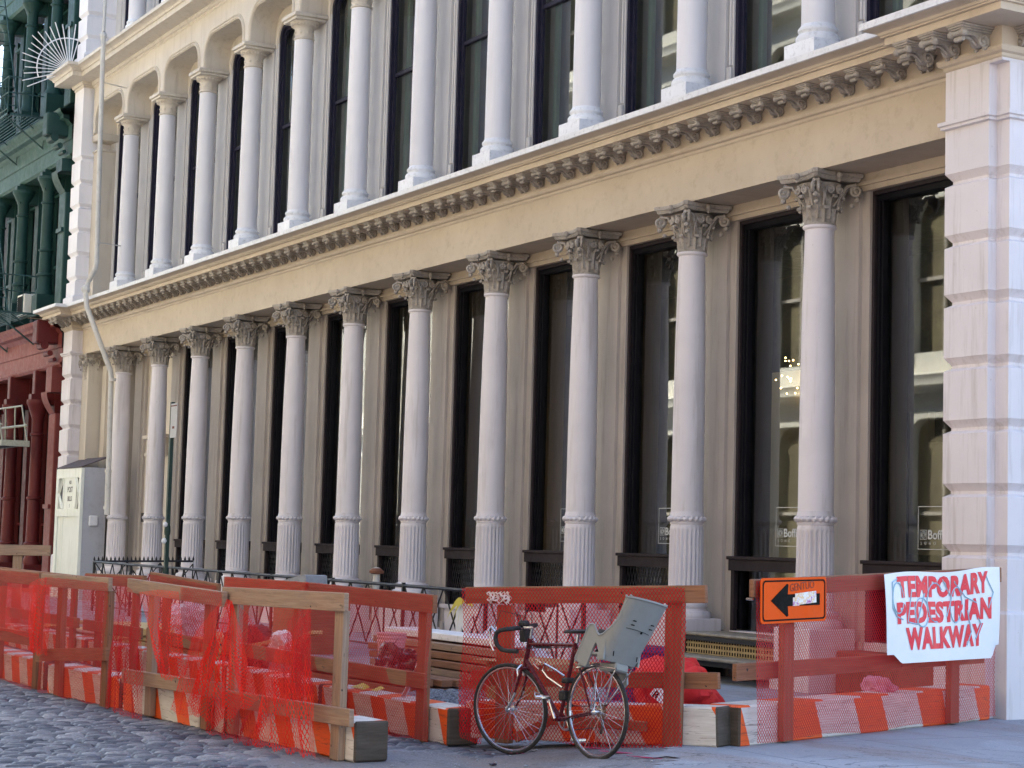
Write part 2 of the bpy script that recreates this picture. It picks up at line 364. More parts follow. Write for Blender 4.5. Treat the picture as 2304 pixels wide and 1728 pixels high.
# ---- carved capital (shared mesh) : neck at z=0, top of abacus at .57
def capital_mesh():
    m = MB(); R = .158
    m.lathe([(R+.018, -.02), (R+.024, 0), (R+.018, .02), (R+.002, .025), (R, .06), (R+.004, .2), (R+.02, .32), (R+.05, .40), (R+.09, .45)], 24)
    def leaf(a, z0, h, w, curl, r0):
        def fn(u, v):
            x = (u-.5)*w*(1-.35*v*v)*(1+.12*cos(v*16)); out = r0+.012+.02*v+curl*max(0, v-.55)**2*4.2-.05*(abs(u-.5)*2)**2*w/.09*.6 + .010*cos((u-.5)*14)
            z = z0+h*(v if v < .8 else .8+(v-.8)*(-.1))
            ca, sa = cos(a), sin(a); return (out*ca-x*sa, out*sa+x*ca, z)
        m.grid(fn, 6, 7)
        ca, sa = cos(a), sin(a); rt = r0+.012+.02+curl*.85
        m.tube([((rt)*ca+.028*sa, (rt)*sa-.028*ca, z0+h*.80), (rt*ca-.028*sa, rt*sa+.028*ca, z0+h*.80)], .020, 6)
    for k in range(8): leaf(pi/8+k*pi/4, .015, .20, .115, .055, R)
    for k in range(8): leaf(k*pi/4, .06, .30, .10, .075, R+.004)
    def spiral(c, ax, r, turns=1.6, th=.016, flip=1):
        pts = []; rad = []
        for i in range(22):
            t = i/21; a = pi/2+flip*t*turns*2*pi; q = r*(1-.78*t); pts.append(Vector(c)+Vector(ax)*(q*cos(a))+Vector((0, 0, q*sin(a)))); rad.append(th*(1-.45*t))
        m.tube(pts, rad, 5)
    for k in range(4):                         # corner volutes under the abacus horns
        a = pi/4+k*pi/2; d = Vector((cos(a), sin(a), 0)); t = Vector((-sin(a), cos(a), 0))
        for s_ in (-1, 1):
            dd = (d*.93+t*s_*.28).normalized(); c = d*.40+t*s_*.022; c.z = .375; spiral(c, dd, .070, th=.025); m.ball(tuple(c), .024, 6)
            st = d*.20+t*s_*.06; m.tube([(st.x, st.y, .20), ((d*.23+t*s_*.075).x, (d*.23+t*s_*.075).y, .32), ((d*.30+t*s_*.05).x, (d*.30+t*s_*.05).y, .425), ((c+Vector((0, 0, .06))).x, (c+Vector((0, 0, .06))).y, .437)], [.014, .017, .018, .018], 5)
        bc = d*.405; m.ball((bc.x, bc.y, .285), .034, 6); m.ball((d.x*.345, d.y*.345, .215), .028, 6)
    for k in range(4):                         # inner helices and central flower on each face
        a = k*pi/2; d = Vector((cos(a), sin(a), 0)); t = Vector((-sin(a), cos(a), 0))
        for s_ in (-1, 1):
            c = d*.262+t*s_*.062; c.z = .37; spiral(c, t*s_, .046, th=.017); m.ball(tuple(c), .018, 6); m.tube([((d*.18+t*s_*.045).x, (d*.18+t*s_*.045).y, .2), ((d*.225+t*s_*.11).x, (d*.225+t*s_*.11).y, .32), ((d*.25+t*s_*.10).x, (d*.25+t*s_*.10).y, .40)], .012, 5)
        c = d*.325; m.ball((c.x, c.y, .515), .036, 8, sq=(1, 1, 1.15)); m.ball((c.x, c.y, .46), .02, 6); c2 = d*.25; m.ball((c2.x, c2.y, .30), .02, 6)
    # concave-sided abacus with cut horns
    out = []
    for k in range(4):
        a0 = -pi/4+k*pi/2; c0 = Vector((cos(a0), sin(a0)))*.50; c1 = Vector((cos(a0+pi/2), sin(a0+pi/2)))*.50; mid = (c0+c1)/2; nrm = mid.normalized(); tt = (c1-c0).normalized()
        p0 = c0+tt*.035; p1 = c1-tt*.035
        for i in range(7):
            t = i/6; p = p0.lerp(p1, t)-nrm*(.075*(1-(2*t-1)**2)); out.append(p)
    n = len(out); lv = [(.475, .88), (.485, .91), (.515, .94), (.52, .985), (.55, 1.0), (.565, .99)]
    vs = [(p.x*s_, p.y*s_, z) for z, s_ in lv for p in out]
    fs = [[i*n+k, i*n+(k+1) % n, (i+1)*n+(k+1) % n, (i+1)*n+k] for i in range(len(lv)-1) for k in range(n)]+[list(range(n))[::-1], [(len(lv)-1)*n+k for k in range(n)]]
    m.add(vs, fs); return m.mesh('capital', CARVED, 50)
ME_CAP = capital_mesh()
m = MB(); m.lathe([(.194, 2.045), (.193, 2.2), (.190, 3.2), (.179, 4.3), (.160, 5.15), (.160, 5.165), (.181, 5.18), (.186, 5.195), (.181, 5.21), (.160, 5.22)], 32); ME_SHAFT = m.mesh('shaft', IVORY, 40)
m = MB(); NFL = 22
def flute(a, z, i): 
    if i in (0, 1, 8, 9): return 1
    return 1-.10*max(0, cos(a*NFL))**.6 if i not in (2, 7) else 1-.03*max(0, cos(a*NFL))
m.lathe([(.20, 1.02), (.211, 1.055), (.210, 1.075), (.209, 1.10), (.208, 1.3), (.205, 1.6), (.202, 1.85), (.202, 1.875), (.200, 1.90), (.190, 1.935)], NFL*6, rf=flute); ME_DRUM = m.mesh('fluted_drum', IVORY, 60)
m = MB(); m.grid(lambda u, v: ((.203+.026*(1+.32*cos(20*2*pi*u-2*pi*v))*cos(2*pi*v))*cos(2*pi*u), (.203+.026*(1+.32*cos(20*2*pi*u-2*pi*v))*cos(2*pi*v))*sin(2*pi*u), 2.0+.028*(1+.32*cos(20*2*pi*u-2*pi*v))*sin(2*pi*v)), 140, 10)
m.lathe([(.190, 1.93), (.205, 1.95), (.196, 1.975), (.196, 2.02), (.210, 2.028), (.204, 2.045), (.194, 2.09)], 32, cap=False); ME_ROPE = m.mesh('rope_band', IVORY, 60)
m = MB(); m.lathe([(.30, .83), (.305, .85), (.305, .885), (.29, .91), (.255, .92), (.245, .94), (.25, .955), (.262, .965), (.268, .985), (.26, 1.005), (.225, 1.015), (.205, 1.03), (.193, 1.05)], 32); ME_BASE = m.mesh('base', IVORY, 40)
m = MB(); m.box((-.31, -.31, Z0), (.31, .31, .83), bev=.008); m.box((-.34, -.34, Z0-.02), (.34, .34, .36), bev=.008); ME_PLINTH = m.mesh('plinth', IVORY)
def column(k):
    c = thing('column', None, None, (-SP*k, 0, 0)); c.parent = BLD
    rz = random.choice((0, pi/2, pi))
    inst('plinth', ME_PLINTH, c); inst('base', ME_BASE, c); inst('fluted_drum', ME_DRUM, c, rz=random.random()); inst('rope_band', ME_ROPE, c, rz=random.random()*3); inst('shaft', ME_SHAFT, c, rz=random.random()*6)
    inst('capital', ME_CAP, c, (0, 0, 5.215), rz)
for k in range(11): column(k)

# ---- upper storey columns
m = MB(); m.lathe([(.238, 7.235), (.245, 7.26), (.245, 7.30), (.225, 7.33), (.20, 7.335), (.205, 7.36), (.222, 7.375), (.222, 7.40), (.20, 7.425), (.187, 7.45)], 32); ME_UBASE = m.mesh('base', LEDGE, 40)
m = MB(); m.box((-.265, -.265, 6.85), (.265, .265, 7.235), bev=.006); ME_UPL = m.mesh('plinth', LEDGE)
UIV = painted('upper_shaft_paint', (.66, .64, .665), (.71, .69, .715), dirt=(.42, .40, .38), dirt_amt=.2, streak=True)
m = MB(); m.lathe([(.187, 7.42), (.185, 8.3), (.178, 9.6), (.168, 10.55)], 32); ME_USH = m.mesh('shaft', UIV, 40)
m = MB(); m.lathe([(.168, 10.53), (.187, 10.545), (.187, 10.565), (.168, 10.58), (.17, 10.72), (.18, 10.75), (.20, 10.77), (.225, 10.80), (.25, 10.83), (.26, 10.85)], 32)
for k in range(8):
    a = k*pi/4; d = (cos(a), sin(a)); m.lathe([(.0, 0), (.028, 0), (.03, .01), (.018, .016), (.014, .022), (0, .024)], 8, M=Matrix.Translation((d[0]*.165, d[1]*.165, 10.655)) @ Matrix.Rotation(a, 4, 'Z') @ Matrix.Rotation(pi/2, 4, 'Y'), cap=False)
for k in range(24): a = k*pi/12; m.box((-.012, -.012, 0), (.012, .012, .035), M=Matrix.Translation((cos(a)*.232, sin(a)*.232, 10.78)) @ Matrix.Rotation(a, 4, 'Z'))
m.box((-.29, -.29, 10.85), (.29, .29, 10.90), bev=.008); m.box((-.32, -.32, 10.90), (.32, .32, 10.975), bev=.012); ME_UCAP = m.mesh('capital', CREAM, 40)
def ucolumn(k, dz=0):
    c = thing('upper_column', None, None, (-SP*k, -.06, dz)); c.parent = BLD
    inst('plinth', ME_UPL, c); inst('base', ME_UBASE, c); inst('shaft', ME_USH, c, rz=random.random()*6); inst('capital', ME_UCAP, c)
for k in range(11): ucolumn(k)
for k in range(4, 11): ucolumn(k, 5.72)

# ---- entablature of the shop front
PA = [(-27.75, .6), (-27.75, -.45), (-27.05, -.45), (-27.05, -.2), (2.5, -.2), (2.5, -.45), (3.1, -.45), (3.1, -.35), (3.27, -.35), (3.27, 16)]
PC = [(-27.75, .6), (-27.75, -.45), (-27.05, -.45), (-27.05, -.2), (2.5, -.2), (2.5, -.45), (3.27, -.45), (3.27, 16)]
m = MB(); m.sweep([(-27.05, -.2), (2.5, -.2)], [(0, 5.79), (0, 6.345)]); m.add([(-27.05, -.2, 5.79), (2.5, -.2, 5.79), (2.5, .45, 5.79), (-27.05, .45, 5.79)], [[0, 1, 2, 3]])
m.box((-27.05, .36, 5.60), (2.5, .47, 5.789)); m.box((-27.05, .33, 5.66), (2.5, .36, 5.70)); m.obj('frieze', FRIEZE, BLD)
for P_ in (PA[:4], PA[4:]): m = MB(); m.sweep(P_, [(0, 5.79), (0, 6.345)]); m.obj('pier_frieze', IVORY, BLD)
m = MB(); m.box((3.0, -.452, 6.32), (3.272, .2, 6.36)); m.obj('pier_cap', IVORY, BLD)
m = MB(); m.sweep(PC, [(0, 6.345), (.015, 6.36), (.02, 6.385), (.05, 6.40), (.065, 6.43), (.065, 6.455), (.02, 6.465), (.02, 6.645), (.42, 6.645), (.42, 6.715), (.45, 6.72), (.45, 6.737), (.465, 6.74), (.475, 6.765), (.52, 6.785), (.565, 6.795), (.575, 6.80)]); m.obj('cornice', FRIEZE, BLD, 25)
m = MB(); m.sweep(PC, [(.575, 6.80), (.60, 6.802), (.60, 6.872), (.2, 6.90), (-.6, 6.95)]); m.obj('ledge', LEDGE, BLD, 25)
# string moulding on the piers at frieze level
m = MB(); pp = [(0, 5.765), (.035, 5.775), (.035, 5.80), (.055, 5.81), (.055, 5.845), (.02, 5.85), (0, 5.862)]
m.sweep([(2.5, -.1), (2.5, -.45), (3.1, -.45), (3.1, -.35), (3.27, -.35), (3.27, 16)], pp); m.obj('string_moulding', IVORY, BLD, 20)
m = MB(); m.sweep([(-27.75, .3), (-27.75, -.45), (-27.05, -.45), (-27.05, -.15)], pp); m.obj('string_moulding', IVORY, BLD, 20)

# modillions
def modillion_mesh():
    m = MB(); m.box((-.115, -.40, -.022), (.115, 0, 0), bev=.004); m.box((-.10, -.39, -.042), (.10, 0, -.022), bev=.004); m.box((-.085, -.375, -.060), (.085, 0, -.042), bev=.004)
    pf = [(-.34, -.058), (-.365, -.075), (-.365, -.10), (-.34, -.115), (-.30, -.11), (-.25, -.095), (-.19, -.10), (-.15, -.125), (-.12, -.16), (-.08, -.182), (-.03, -.18), (0, -.165), (0, -.058)]
    n = len(pf); w = .055; vs = [(-w, y, z) for y, z in pf]+[(w, y, z) for y, z in pf]
    m.add(vs, [list(range(n)), [n+k for k in range(n)][::-1]]+[[(k+1) % n, k, n+k, n+(k+1) % n] for k in range(n)])
    def sp(x, cy, cz, r, t0, th, fl):
        pts = [(x, cy+r*(1-.75*i/14)*cos(t0+fl*i/14*3*pi), cz+r*(1-.75*i/14)*sin(t0+fl*i/14*3*pi)) for i in range(15)]; m.tube(pts, th, 5)
    for x in (-.055, .055):
        sp(x, -.085, -.135, .072, -pi/2, .018, 1); sp(x, -.33, -.09, .03, pi/2, .010, 1); m.ball((x, -.085, -.135), .026, 6)
    m.tube([(-.085, -.35, -.085), (-.03, -.352, -.087), (.03, -.352, -.087), (.085, -.35, -.085)], [.036, .026, .026, .036], 8); m.tube([(-.055, -.33, -.14), (.055, -.33, -.14)], .024, 7)
    m.ball((-.085, -.355, -.09), .041, 7); m.ball((.085, -.355, -.09), .041, 7); m.tube([(0, -.30, -.105), (0, -.2, -.112), (0, -.12, -.165)], .016, 5)
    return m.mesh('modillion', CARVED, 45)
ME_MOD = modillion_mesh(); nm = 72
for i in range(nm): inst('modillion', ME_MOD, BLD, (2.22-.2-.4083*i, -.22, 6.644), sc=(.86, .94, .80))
for x in (2.25, 2.62, 3.02): inst('modillion', ME_MOD, BLD, (x+.05, -.47, 6.644))
inst('modillion', ME_MOD, BLD, (-27.55, -.47, 6.644)); inst('modillion', ME_MOD, BLD, (-27.2, -.47, 6.644))
for y in (-.2, .3, .8, 1.3): inst('modillion', ME_MOD, BLD, (3.22, y, 6.644), pi/2)

# ---- quoined piers
def qprof(js, z0, z1):
    p = [(0, z0)]
    for j in js: p += [(0, j-.045), (-.055, j-.015), (-.055, j+.012), (0, j+.085)]
    return p+[(0, z1)]
JL = [1.673, 2.249, 2.854, 3.455, 4.07, 4.649, 5.25]; JU = [7.55+.57*i for i in range(6)]
PR = [(2.5, .5), (2.5, -.45), (3.1, -.45), (3.1, -.35), (3.27, -.35), (3.27, 16)]; PLL = [(-27.75, .5), (-27.75, -.45), (-27.05, -.45), (-27.05, .5)]
for path in (PR, PLL):
    m = MB(); m.sweep(path, [(.05, Z0-.1), (.05, 1.09), (.045, 1.12), (0, 1.15)]); m.sweep(path, qprof(JL, 1.15, 5.8)); m.obj('quoin_pier', IVORY, BLD, 20)
    m = MB(); m.sweep(path, [(.05, 6.9), (.05, 7.14), (0, 7.18)]); m.sweep(path, qprof(JU, 7.18, 11.0)); m.sweep(path, [(0, 11), (0, 12.12)]); m.sweep(path, [(.05, 12.5), (.05, 12.9), (0, 12.94)]); m.sweep(path, qprof([13.3+.57*i for i in range(6)], 12.94, 18.2)); m.obj('upper_quoin_pier', UIV, BLD, 20)

# ---- wall piers behind the columns, both storeys
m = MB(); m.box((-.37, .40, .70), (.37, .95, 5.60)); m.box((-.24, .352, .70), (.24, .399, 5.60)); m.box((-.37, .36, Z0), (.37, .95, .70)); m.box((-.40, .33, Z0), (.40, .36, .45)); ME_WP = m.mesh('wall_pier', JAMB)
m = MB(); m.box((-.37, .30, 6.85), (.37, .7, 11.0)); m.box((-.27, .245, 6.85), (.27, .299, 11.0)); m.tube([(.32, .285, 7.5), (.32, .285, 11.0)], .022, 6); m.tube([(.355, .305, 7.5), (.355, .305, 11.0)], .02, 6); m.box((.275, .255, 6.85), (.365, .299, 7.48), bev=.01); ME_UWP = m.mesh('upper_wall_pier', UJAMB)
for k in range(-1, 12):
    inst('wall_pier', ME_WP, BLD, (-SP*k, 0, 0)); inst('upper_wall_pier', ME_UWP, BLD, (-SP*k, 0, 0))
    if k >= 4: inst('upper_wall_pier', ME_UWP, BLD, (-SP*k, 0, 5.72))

# ---- arcade of the upper storey: rounded-corner openings
def arch(hw, zs, zt, r, n=8):
    p = [(-hw, zs), (-hw, zt-r)]
    for i in range(1, n+1): a = pi-i*pi/2/n; p.append((-hw+r+r*cos(a), zt-r+r*sin(a)))
    for i in range(0, n+1): a = pi/2-i*pi/2/n; p.append((hw-r+r*cos(a), zt-r+r*sin(a)))
    return p+[(hw, zs)]
def arcade(name, hw, zs, zt, r, ztop, y0, y1, mat, ribs=True):
    m = MB(); A = arch(hw, zs, zt, r); h = SP/2; n = len(A)
    vs = [(x, y0, z) for x, z in A]+[(x, y0, ztop) for x, z in A]+[(x, y1, z) for x, z in A]
    fs = [[i, i+1, n+i+1, n+i] for i in range(n-1)]+[[i, 2*n+i, 2*n+i+1, i+1] for i in range(n-1)]
    m.add(vs, fs); m.add([(-h, y0, zs), (-hw, y0, zs), (-hw, y0, ztop), (-h, y0, ztop), (hw, y0, zs), (h, y0, zs), (h, y0, ztop), (hw, y0, ztop), (-h, y1, zs), (-hw, y1, zs), (hw, y1, zs), (h, y1, zs)], [[0, 1, 2, 3], [4, 5, 6, 7], [0, 8, 9, 1], [4, 10, 11, 5]])
    if ribs:
        for off, rr in ((.035, .022), (.085, .016)):
            B = arch(hw+off, zs, zt+off, r+off); m.tube([(x, y0-.006, z) for x, z in B], rr, 6)
    return m.mesh(name, mat, 40)
ME_ARC = arcade('arcade_panel', 1.02, 10.975, 11.62, .40, 12.10, -.22, .30, CREAM)
ME_ARC2 = arcade('window_head_panel', .862, 10.9, 11.34, .24, 11.7, .29, .315, CREAM)
for i in range(0, 12):
    x = -SP*i+SP/2; inst('arcade_panel', ME_ARC, BLD, (x, 0, 0)); inst('window_head_panel', ME_ARC2, BLD, (x, 0, 0))
    if i >= 4: inst('arcade_panel', ME_ARC, BLD, (x, 0, 5.72)); inst('window_head_panel', ME_ARC2, BLD, (x, 0, 5.72))
m = MB(); m.sweep([(a, b-.02 if b == -.2 else b) for a, b in PC], [(0, 12.09), (.02, 12.11), (.02, 12.15), (.05, 12.165), (.07, 12.20), (.07, 12.23), (.25, 12.25), (.40, 12.26), (.40, 12.36), (.43, 12.37), (.45, 12.41), (.52, 12.46), (.56, 12.47), (.56, 12.54), (.2, 12.62), (-.6, 12.70)]); m.obj('upper_cornice', CREAM, BLD, 25)
# body of the building above and behind (party walls, roof, parapet)
m = MB(); m.box((-27.7, .9, 12.1), (3.2, 16, 18.2)); m.box((-27.7, -.25, 17.6), (3.25, .9, 18.4)); m.box((-27.72, 6.6, .0), (3.2, 16, 12.1)); m.box((-27.7, .9, 5.85), (3.2, 7, 6.8)); m.box((-27.7, .9, 11.75), (3.2, 7, 12.1)); m.box((3.0, .3, 0), (3.2, 7, 12.1)); m.box((-27.7, .3, 0), (-27.5, 7, 12.1)); m.obj('body', GREYWALL, BLD)
m = MB()
m.box((-27.45, 4.4, .2), (2.95, 4.5, 5.8)); m.box((-27.45, .75, .2), (2.95, 4.4, .62)); m.box((-27.45, .75, 5.75), (2.95, 6.5, 5.84)); m.obj('shop_interior', DARKIN, BLD)
m = MB(); m.box((-27.45, .90, 6.8), (2.95, .95, 11.7)); m.box((-27.45, .75, 11.6), (2.95, .90, 11.7)); m.obj('upper_interior', SHADE, BLD)

# ---- shop windows
GY = .56
m = MB()
for a in ((-.855, -.815), (.815, .855)): m.box((a[0], .43, .95), (a[1], .47, 5.599), bev=.004)
m.box((-.815, .43, 5.55), (.815, .47, 5.599), bev=.004); ME_WF = m.mesh('window_frame', FRAME)
m = MB(); m.box((-.85, .472, .72), (-.775, .60, 5.57)); m.box((.775, .472, .72), (.85, .60, 5.57)); m.box((-.775, .472, 5.49), (.775, .60, 5.57)); m.box((-.775, .50, 1.50), (-.745, .60, 5.49)); m.box((.745, .50, 1.50), (.775, .60, 5.49)); ME_WF2 = m.mesh('inner_frame', INNERFRAME)
m = MB(); m.box((-.765, .40, 1.50), (.765, .60, 1.545), bev=.006); m.box((-.90, .345, 1.535), (.90, .44, 1.575), bev=.006); m.box((-.88, .365, 1.405), (.88, .44, 1.535), bev=.004); m.box((-.855, .39, .70), (-.79, .44, 1.405)); m.box((.79, .39, .70), (.855, .44, 1.405)); ME_SILL = m.mesh('sill', FRAME)
m = MB(); m.add([(-.765, GY, 1.545), (.765, GY, 1.545), (.765, GY, 5.50), (-.765, GY, 5.50)], [[0, 1, 2, 3]]); ME_GL = m.mesh('glass', GLASS, 0)
m = MB(); m.add([(-.79, .52, .70), (.79, .52, .70), (.79, .52, 1.405), (-.79, .52, 1.405)], [[0, 1, 2, 3]]); ME_BGL = m.mesh('basement_glass', GLASS, 0)
m = MB(); H = .70; c = .068
for s_ in (-1, 1):
    x = -.79-H*.36
    while x < .79+H*.36:
        a = Vector((x, 0, .705)); b = Vector((x+s_*0+H*.36*1, 0, 1.40)) 
        p0, p1 = (a, b) if s_ > 0 else (Vector((a.x+H*.36, 0, .705)), Vector((a.x, 0, 1.40)))
        # clip to opening
        def cl(p, q):
            d = q-p
            t0, t1 = 0, 1
            for lim, sg in ((-.79, 1), (.79, -1)):
                f0 = (p.x-lim)*sg; f1 = (q.x-lim)*sg
                if f0 < 0 and f1 < 0: return None
                if f0 < 0: t0 = max(t0, f0/(f0-f1))
                if f1 < 0: t1 = min(t1, f0/(f0-f1))
            return (p+d*t0, p+d*t1) if t1 > t0 else None
        q = cl(p0, p1)
        if q:
            dx = .009; y = .445 if s_ > 0 else .452
            m.add([(q[0].x-dx, y, q[0].z), (q[0].x+dx, y, q[0].z), (q[1].x+dx, y, q[1].z), (q[1].x-dx, y, q[1].z)], [[0, 1, 2, 3]])
        x += c
ME_LAT = m.mesh('security_lattice', BLACKIRON, 0)
for i in range(0, 10):
    w = thing('shop_window', None, None, (-SP*i+SP/2, 0, 0)); w.parent = BLD
    inst('window_frame', ME_WF, w); inst('inner_frame', ME_WF2, w); inst('sill', ME_SILL, w); inst('glass', ME_GL, w)
    inst('basement_glass', ME_BGL, w)
    if i > 1: inst('security_lattice', ME_LAT, w)
# window lettering of the four nearest windows
tv, tf, tw = text_mb("Boffi", .135, .002, .0025)
tv2, tf2, tw2 = text_mb("SOHO", .045, .002, 0, 1, 2.6)
WHITEV = painted('white_vinyl', (.55, .58, .58), (.62, .65, .65), bump=0, dirt_amt=0)
m = MB(); y = GY-.006
m.add(tv, tf, M=Matrix.Translation((-.06, y, 1.815))); m.add(tv2, tf2, M=Matrix.Translation((-.17, y, 1.755)))
for r_ in (.034, .018): m.tube([(-.125+r_*cos(a*pi/8), y, 1.86+r_*sin(a*pi/8)) for a in range(16)], .004, 4, closed=True)
for a in ((-.178, 1.81, -.072, 1.815), (-.178, 1.905, -.072, 1.91), (-.178, 1.815, -.173, 1.905), (-.077, 1.815, -.072, 1.905), (-.21, 1.705, .75, 1.712), (-.21, 2.15, .75, 2.157), (-.21, 1.712, -.203, 2.15)): m.box((a[0], y-.001, a[1]), (a[2], y+.001, a[3]))
ME_LET = m.mesh('window_lettering', WHITEV, 0)
wins = [o for o in bpy.data.objects if o.name.startswith('shop_window')]
for w in wins[:5]: inst('window_lettering', ME_LET, w)
# showroom things seen through the glass
m = MB(); m.box((-5.6, 2.4, .62), (-3.2, 2.5, 3.05)); m.box((-5.6, 2.3, 3.05), (-3.2, 2.6, 3.12)); m.box((.2, 1.4, 1.65), (2.3, 1.5, 2.9)); m.box((-.1, 1.4, 1.65), (.2, 1.5, 3.25)); m.box((-3.1, 1.6, 1.9), (-2.2, 1.7, 3.9)); m.box((-7.4, 1.3, 1.60), (-6.6, 1.5, 1.85)); m.obj('display_panel', INTWALL, BLD)
m = MB(); m.box((-5.3, 2.34, 1.55), (-4.2, 2.395, 1.62)); m.tube([(-5.05, 2.2, 1.62), (-5.05, 2.2, 1.85), (-4.9, 2.2, 1.85)], .012, 6); m.obj('kitchen_tap', BLACKIRON, BLD)
m = MB(); m.box((-5.55, 2.36, 2.30), (-4.6, 2.399, 2.335)); m.obj('kitchen_light', WARMLAMP, BLD)
m = MB()
for i in range(26):
    for j in range(3): m.ball((-2.75+.12*j+random.uniform(-.03, .03), 1.0+random.uniform(-.1, .1), 2.0+.1*i), .012 if (i+j) % 4 else .02, 5)
m.obj('bead_curtain', CHROME, BLD)
m = MB()
for i in range(16):
    a = random.uniform(0, 2*pi); r_ = random.uniform(.03, .16); m.ball((-2.35+r_*cos(a), 1.4+r_*sin(a), 3.8+random.uniform(-.25, .25)), .010, 5)
for i in range(7): m.ball((-9.3+random.uniform(-.12, .12), 1.8, 2.62+random.uniform(-.08, .08)), .014, 5)
m.box((-9.6, 1.7, 3.95), (-9.35, 1.72, 3.965)); m.obj('lamp_bulbs', WARMLAMP, BLD)

# ---- sash windows of the upper storey
m = MB()
A1 = arch(.855, 6.95, 11.335, .24); A2 = arch(.80, 6.95, 11.27, .20); A3 = arch(.755, 6.95, 11.22, .17); n = len(A1)
for P, Q, ya, yb in ((A1, A2, .318, .325), (A2, A3, .365, .375)):
    vs = [(x, ya, z) for x, z in P]+[(x, ya, z) for x, z in Q]+[(x, yb+.04, z) for x, z in Q]
    m.add(vs, [[i, i+1, n+i+1, n+i] for i in range(n-1)]+[[n+i, n+i+1, 2*n+i+1, 2*n+i] for i in range(n-1)])
m.box((-.75, .375, 9.34), (.75, .44, 9.40)); m.box((-.75, .37, 6.95), (.75, .44, 7.05)); ME_SASH = m.mesh('sash_frame', NAVY)
m = MB(); B = arch(.76, 6.95, 11.24, .18); m.add([(x, .425, z) for x, z in B], [list(range(len(B)))[::-1]]); ME_UGL = m.mesh('sash_glass', UGLASS, 0)
def drape(x0, x1):
    m = MB(); m.grid(lambda u, v: (x0+(x1-x0)*u, .56+.03*sin(u*26), 6.95+4.3*v), 26, 1); return m.mesh('curtain', CURTAIN, 60)
ME_DR = drape(-.70, -.57)
for i in range(0, 12):
    for dz in ((0, 5.72) if i >= 4 else (0,)):
        w = thing('sash_window', None, None, (-SP*i+SP/2, 0, dz)); w.parent = BLD
        inst('sash_frame', ME_SASH, w); inst('sash_glass', ME_UGL, w)
        if dz == 0: inst('curtain', ME_DR, w)

# ---- left end: pilaster with capital, blank bays, doorway
m = MB(); m.box((-27.05, -.17, Z0), (-26.58, .5, 5.79)); m.box((-26.58, .22, Z0), (-24.9, .5, 5.79)); m.box((-26.5, .14, .7), (-26.2, .219, 5.5)); m.box((-27.05, -.14, 6.85), (-26.66, .5, 10.55)); m.box((-27.06, -.17, 10.55), (-26.62, .5, 10.60), bev=.01); m.box((-27.06, -.2, 10.80), (-26.58, .5, 10.97), bev=.02); m.obj('end_pilaster', CREAM, BLD)
o = inst('pilaster_capital', ME_CAP, BLD, (-26.80, -.09, 5.215)); o.scale = (.92, .55, 1)
m = MB(); m.box((-24.13, .46, Z0), (-22.42, .55, 5.60)); m.box((-23.75, .30, 3.35), (-22.6, .46, 3.42), bev=.01); m.box((-23.7, .34, 3.42), (-22.65, .46, 3.72)); m.box((-23.8, .26, 3.72), (-22.55, .46, 3.80), bev=.01); m.box((-23.7, .38, Z0), (-23.5, .46, 3.35)); m.obj('doorway_wall', CREAM, BLD)
m = MB(); m.box((-23.95, .36, 1.92), (-23.78, .46, 2.12), bev=.01); m.obj('door_entry_phone', BLACKIRON, BLD)
# cellar wall between plinths
m = MB(); m.box((-27, .38, Z0-.05), (2.5, .60, .70)); m.box((-27, .34, .66), (-2.55, .38, .72)); m.obj('base_course', IVORY, BLD)
# downpipe
PIP = MB(); PIP.tube([(-24.36, -.84, 14.6), (-24.31, -.86, 12.75)], .038, 8); PIP.tube([(-24.31, -.86, 12.62), (-24.05, -.86, 7.55), (-24.08, -.87, 7.42), (-24.46, -.89, 7.18), (-24.48, -.92, 7.02), (-24.45, -.95, 6.9)], .056, 10)
PIP.tube([(-24.45, -.95, 6.95), (-24.30, -.96, 6.60), (-24.10, -.42, 5.20), (-24.10, -.40, 5.05), (-23.98, -.40, 3.0)], .058, 10); PIP.tube([(-23.98, -.40, 3.0), (-23.94, -.40, 2.05)], .066, 10)
for p, r_ in (((-24.45, -.95, 6.98), .10), ((-24.31, -.86, 12.66), .09)): PIP.ball(p, r_, 8)
for z in (5.0, 3.0, 2.2): PIP.tube([(-24.0, -.40, z-.03), (-24.0, -.40, z+.03)], .08, 10)
PIP.tube([(-24.1, -.86, 8.0), (-24.3, -.25, 8.0)], .012, 4); PIP.tube([(-24.25, -.86, 11.6), (-24.5, -.2, 11.6)], .012, 4)
tag(PIP.obj('drainpipe', PIPE), 'long off-white downpipe that kinks over the cornice at the far end of the facade', 'drainpipe')
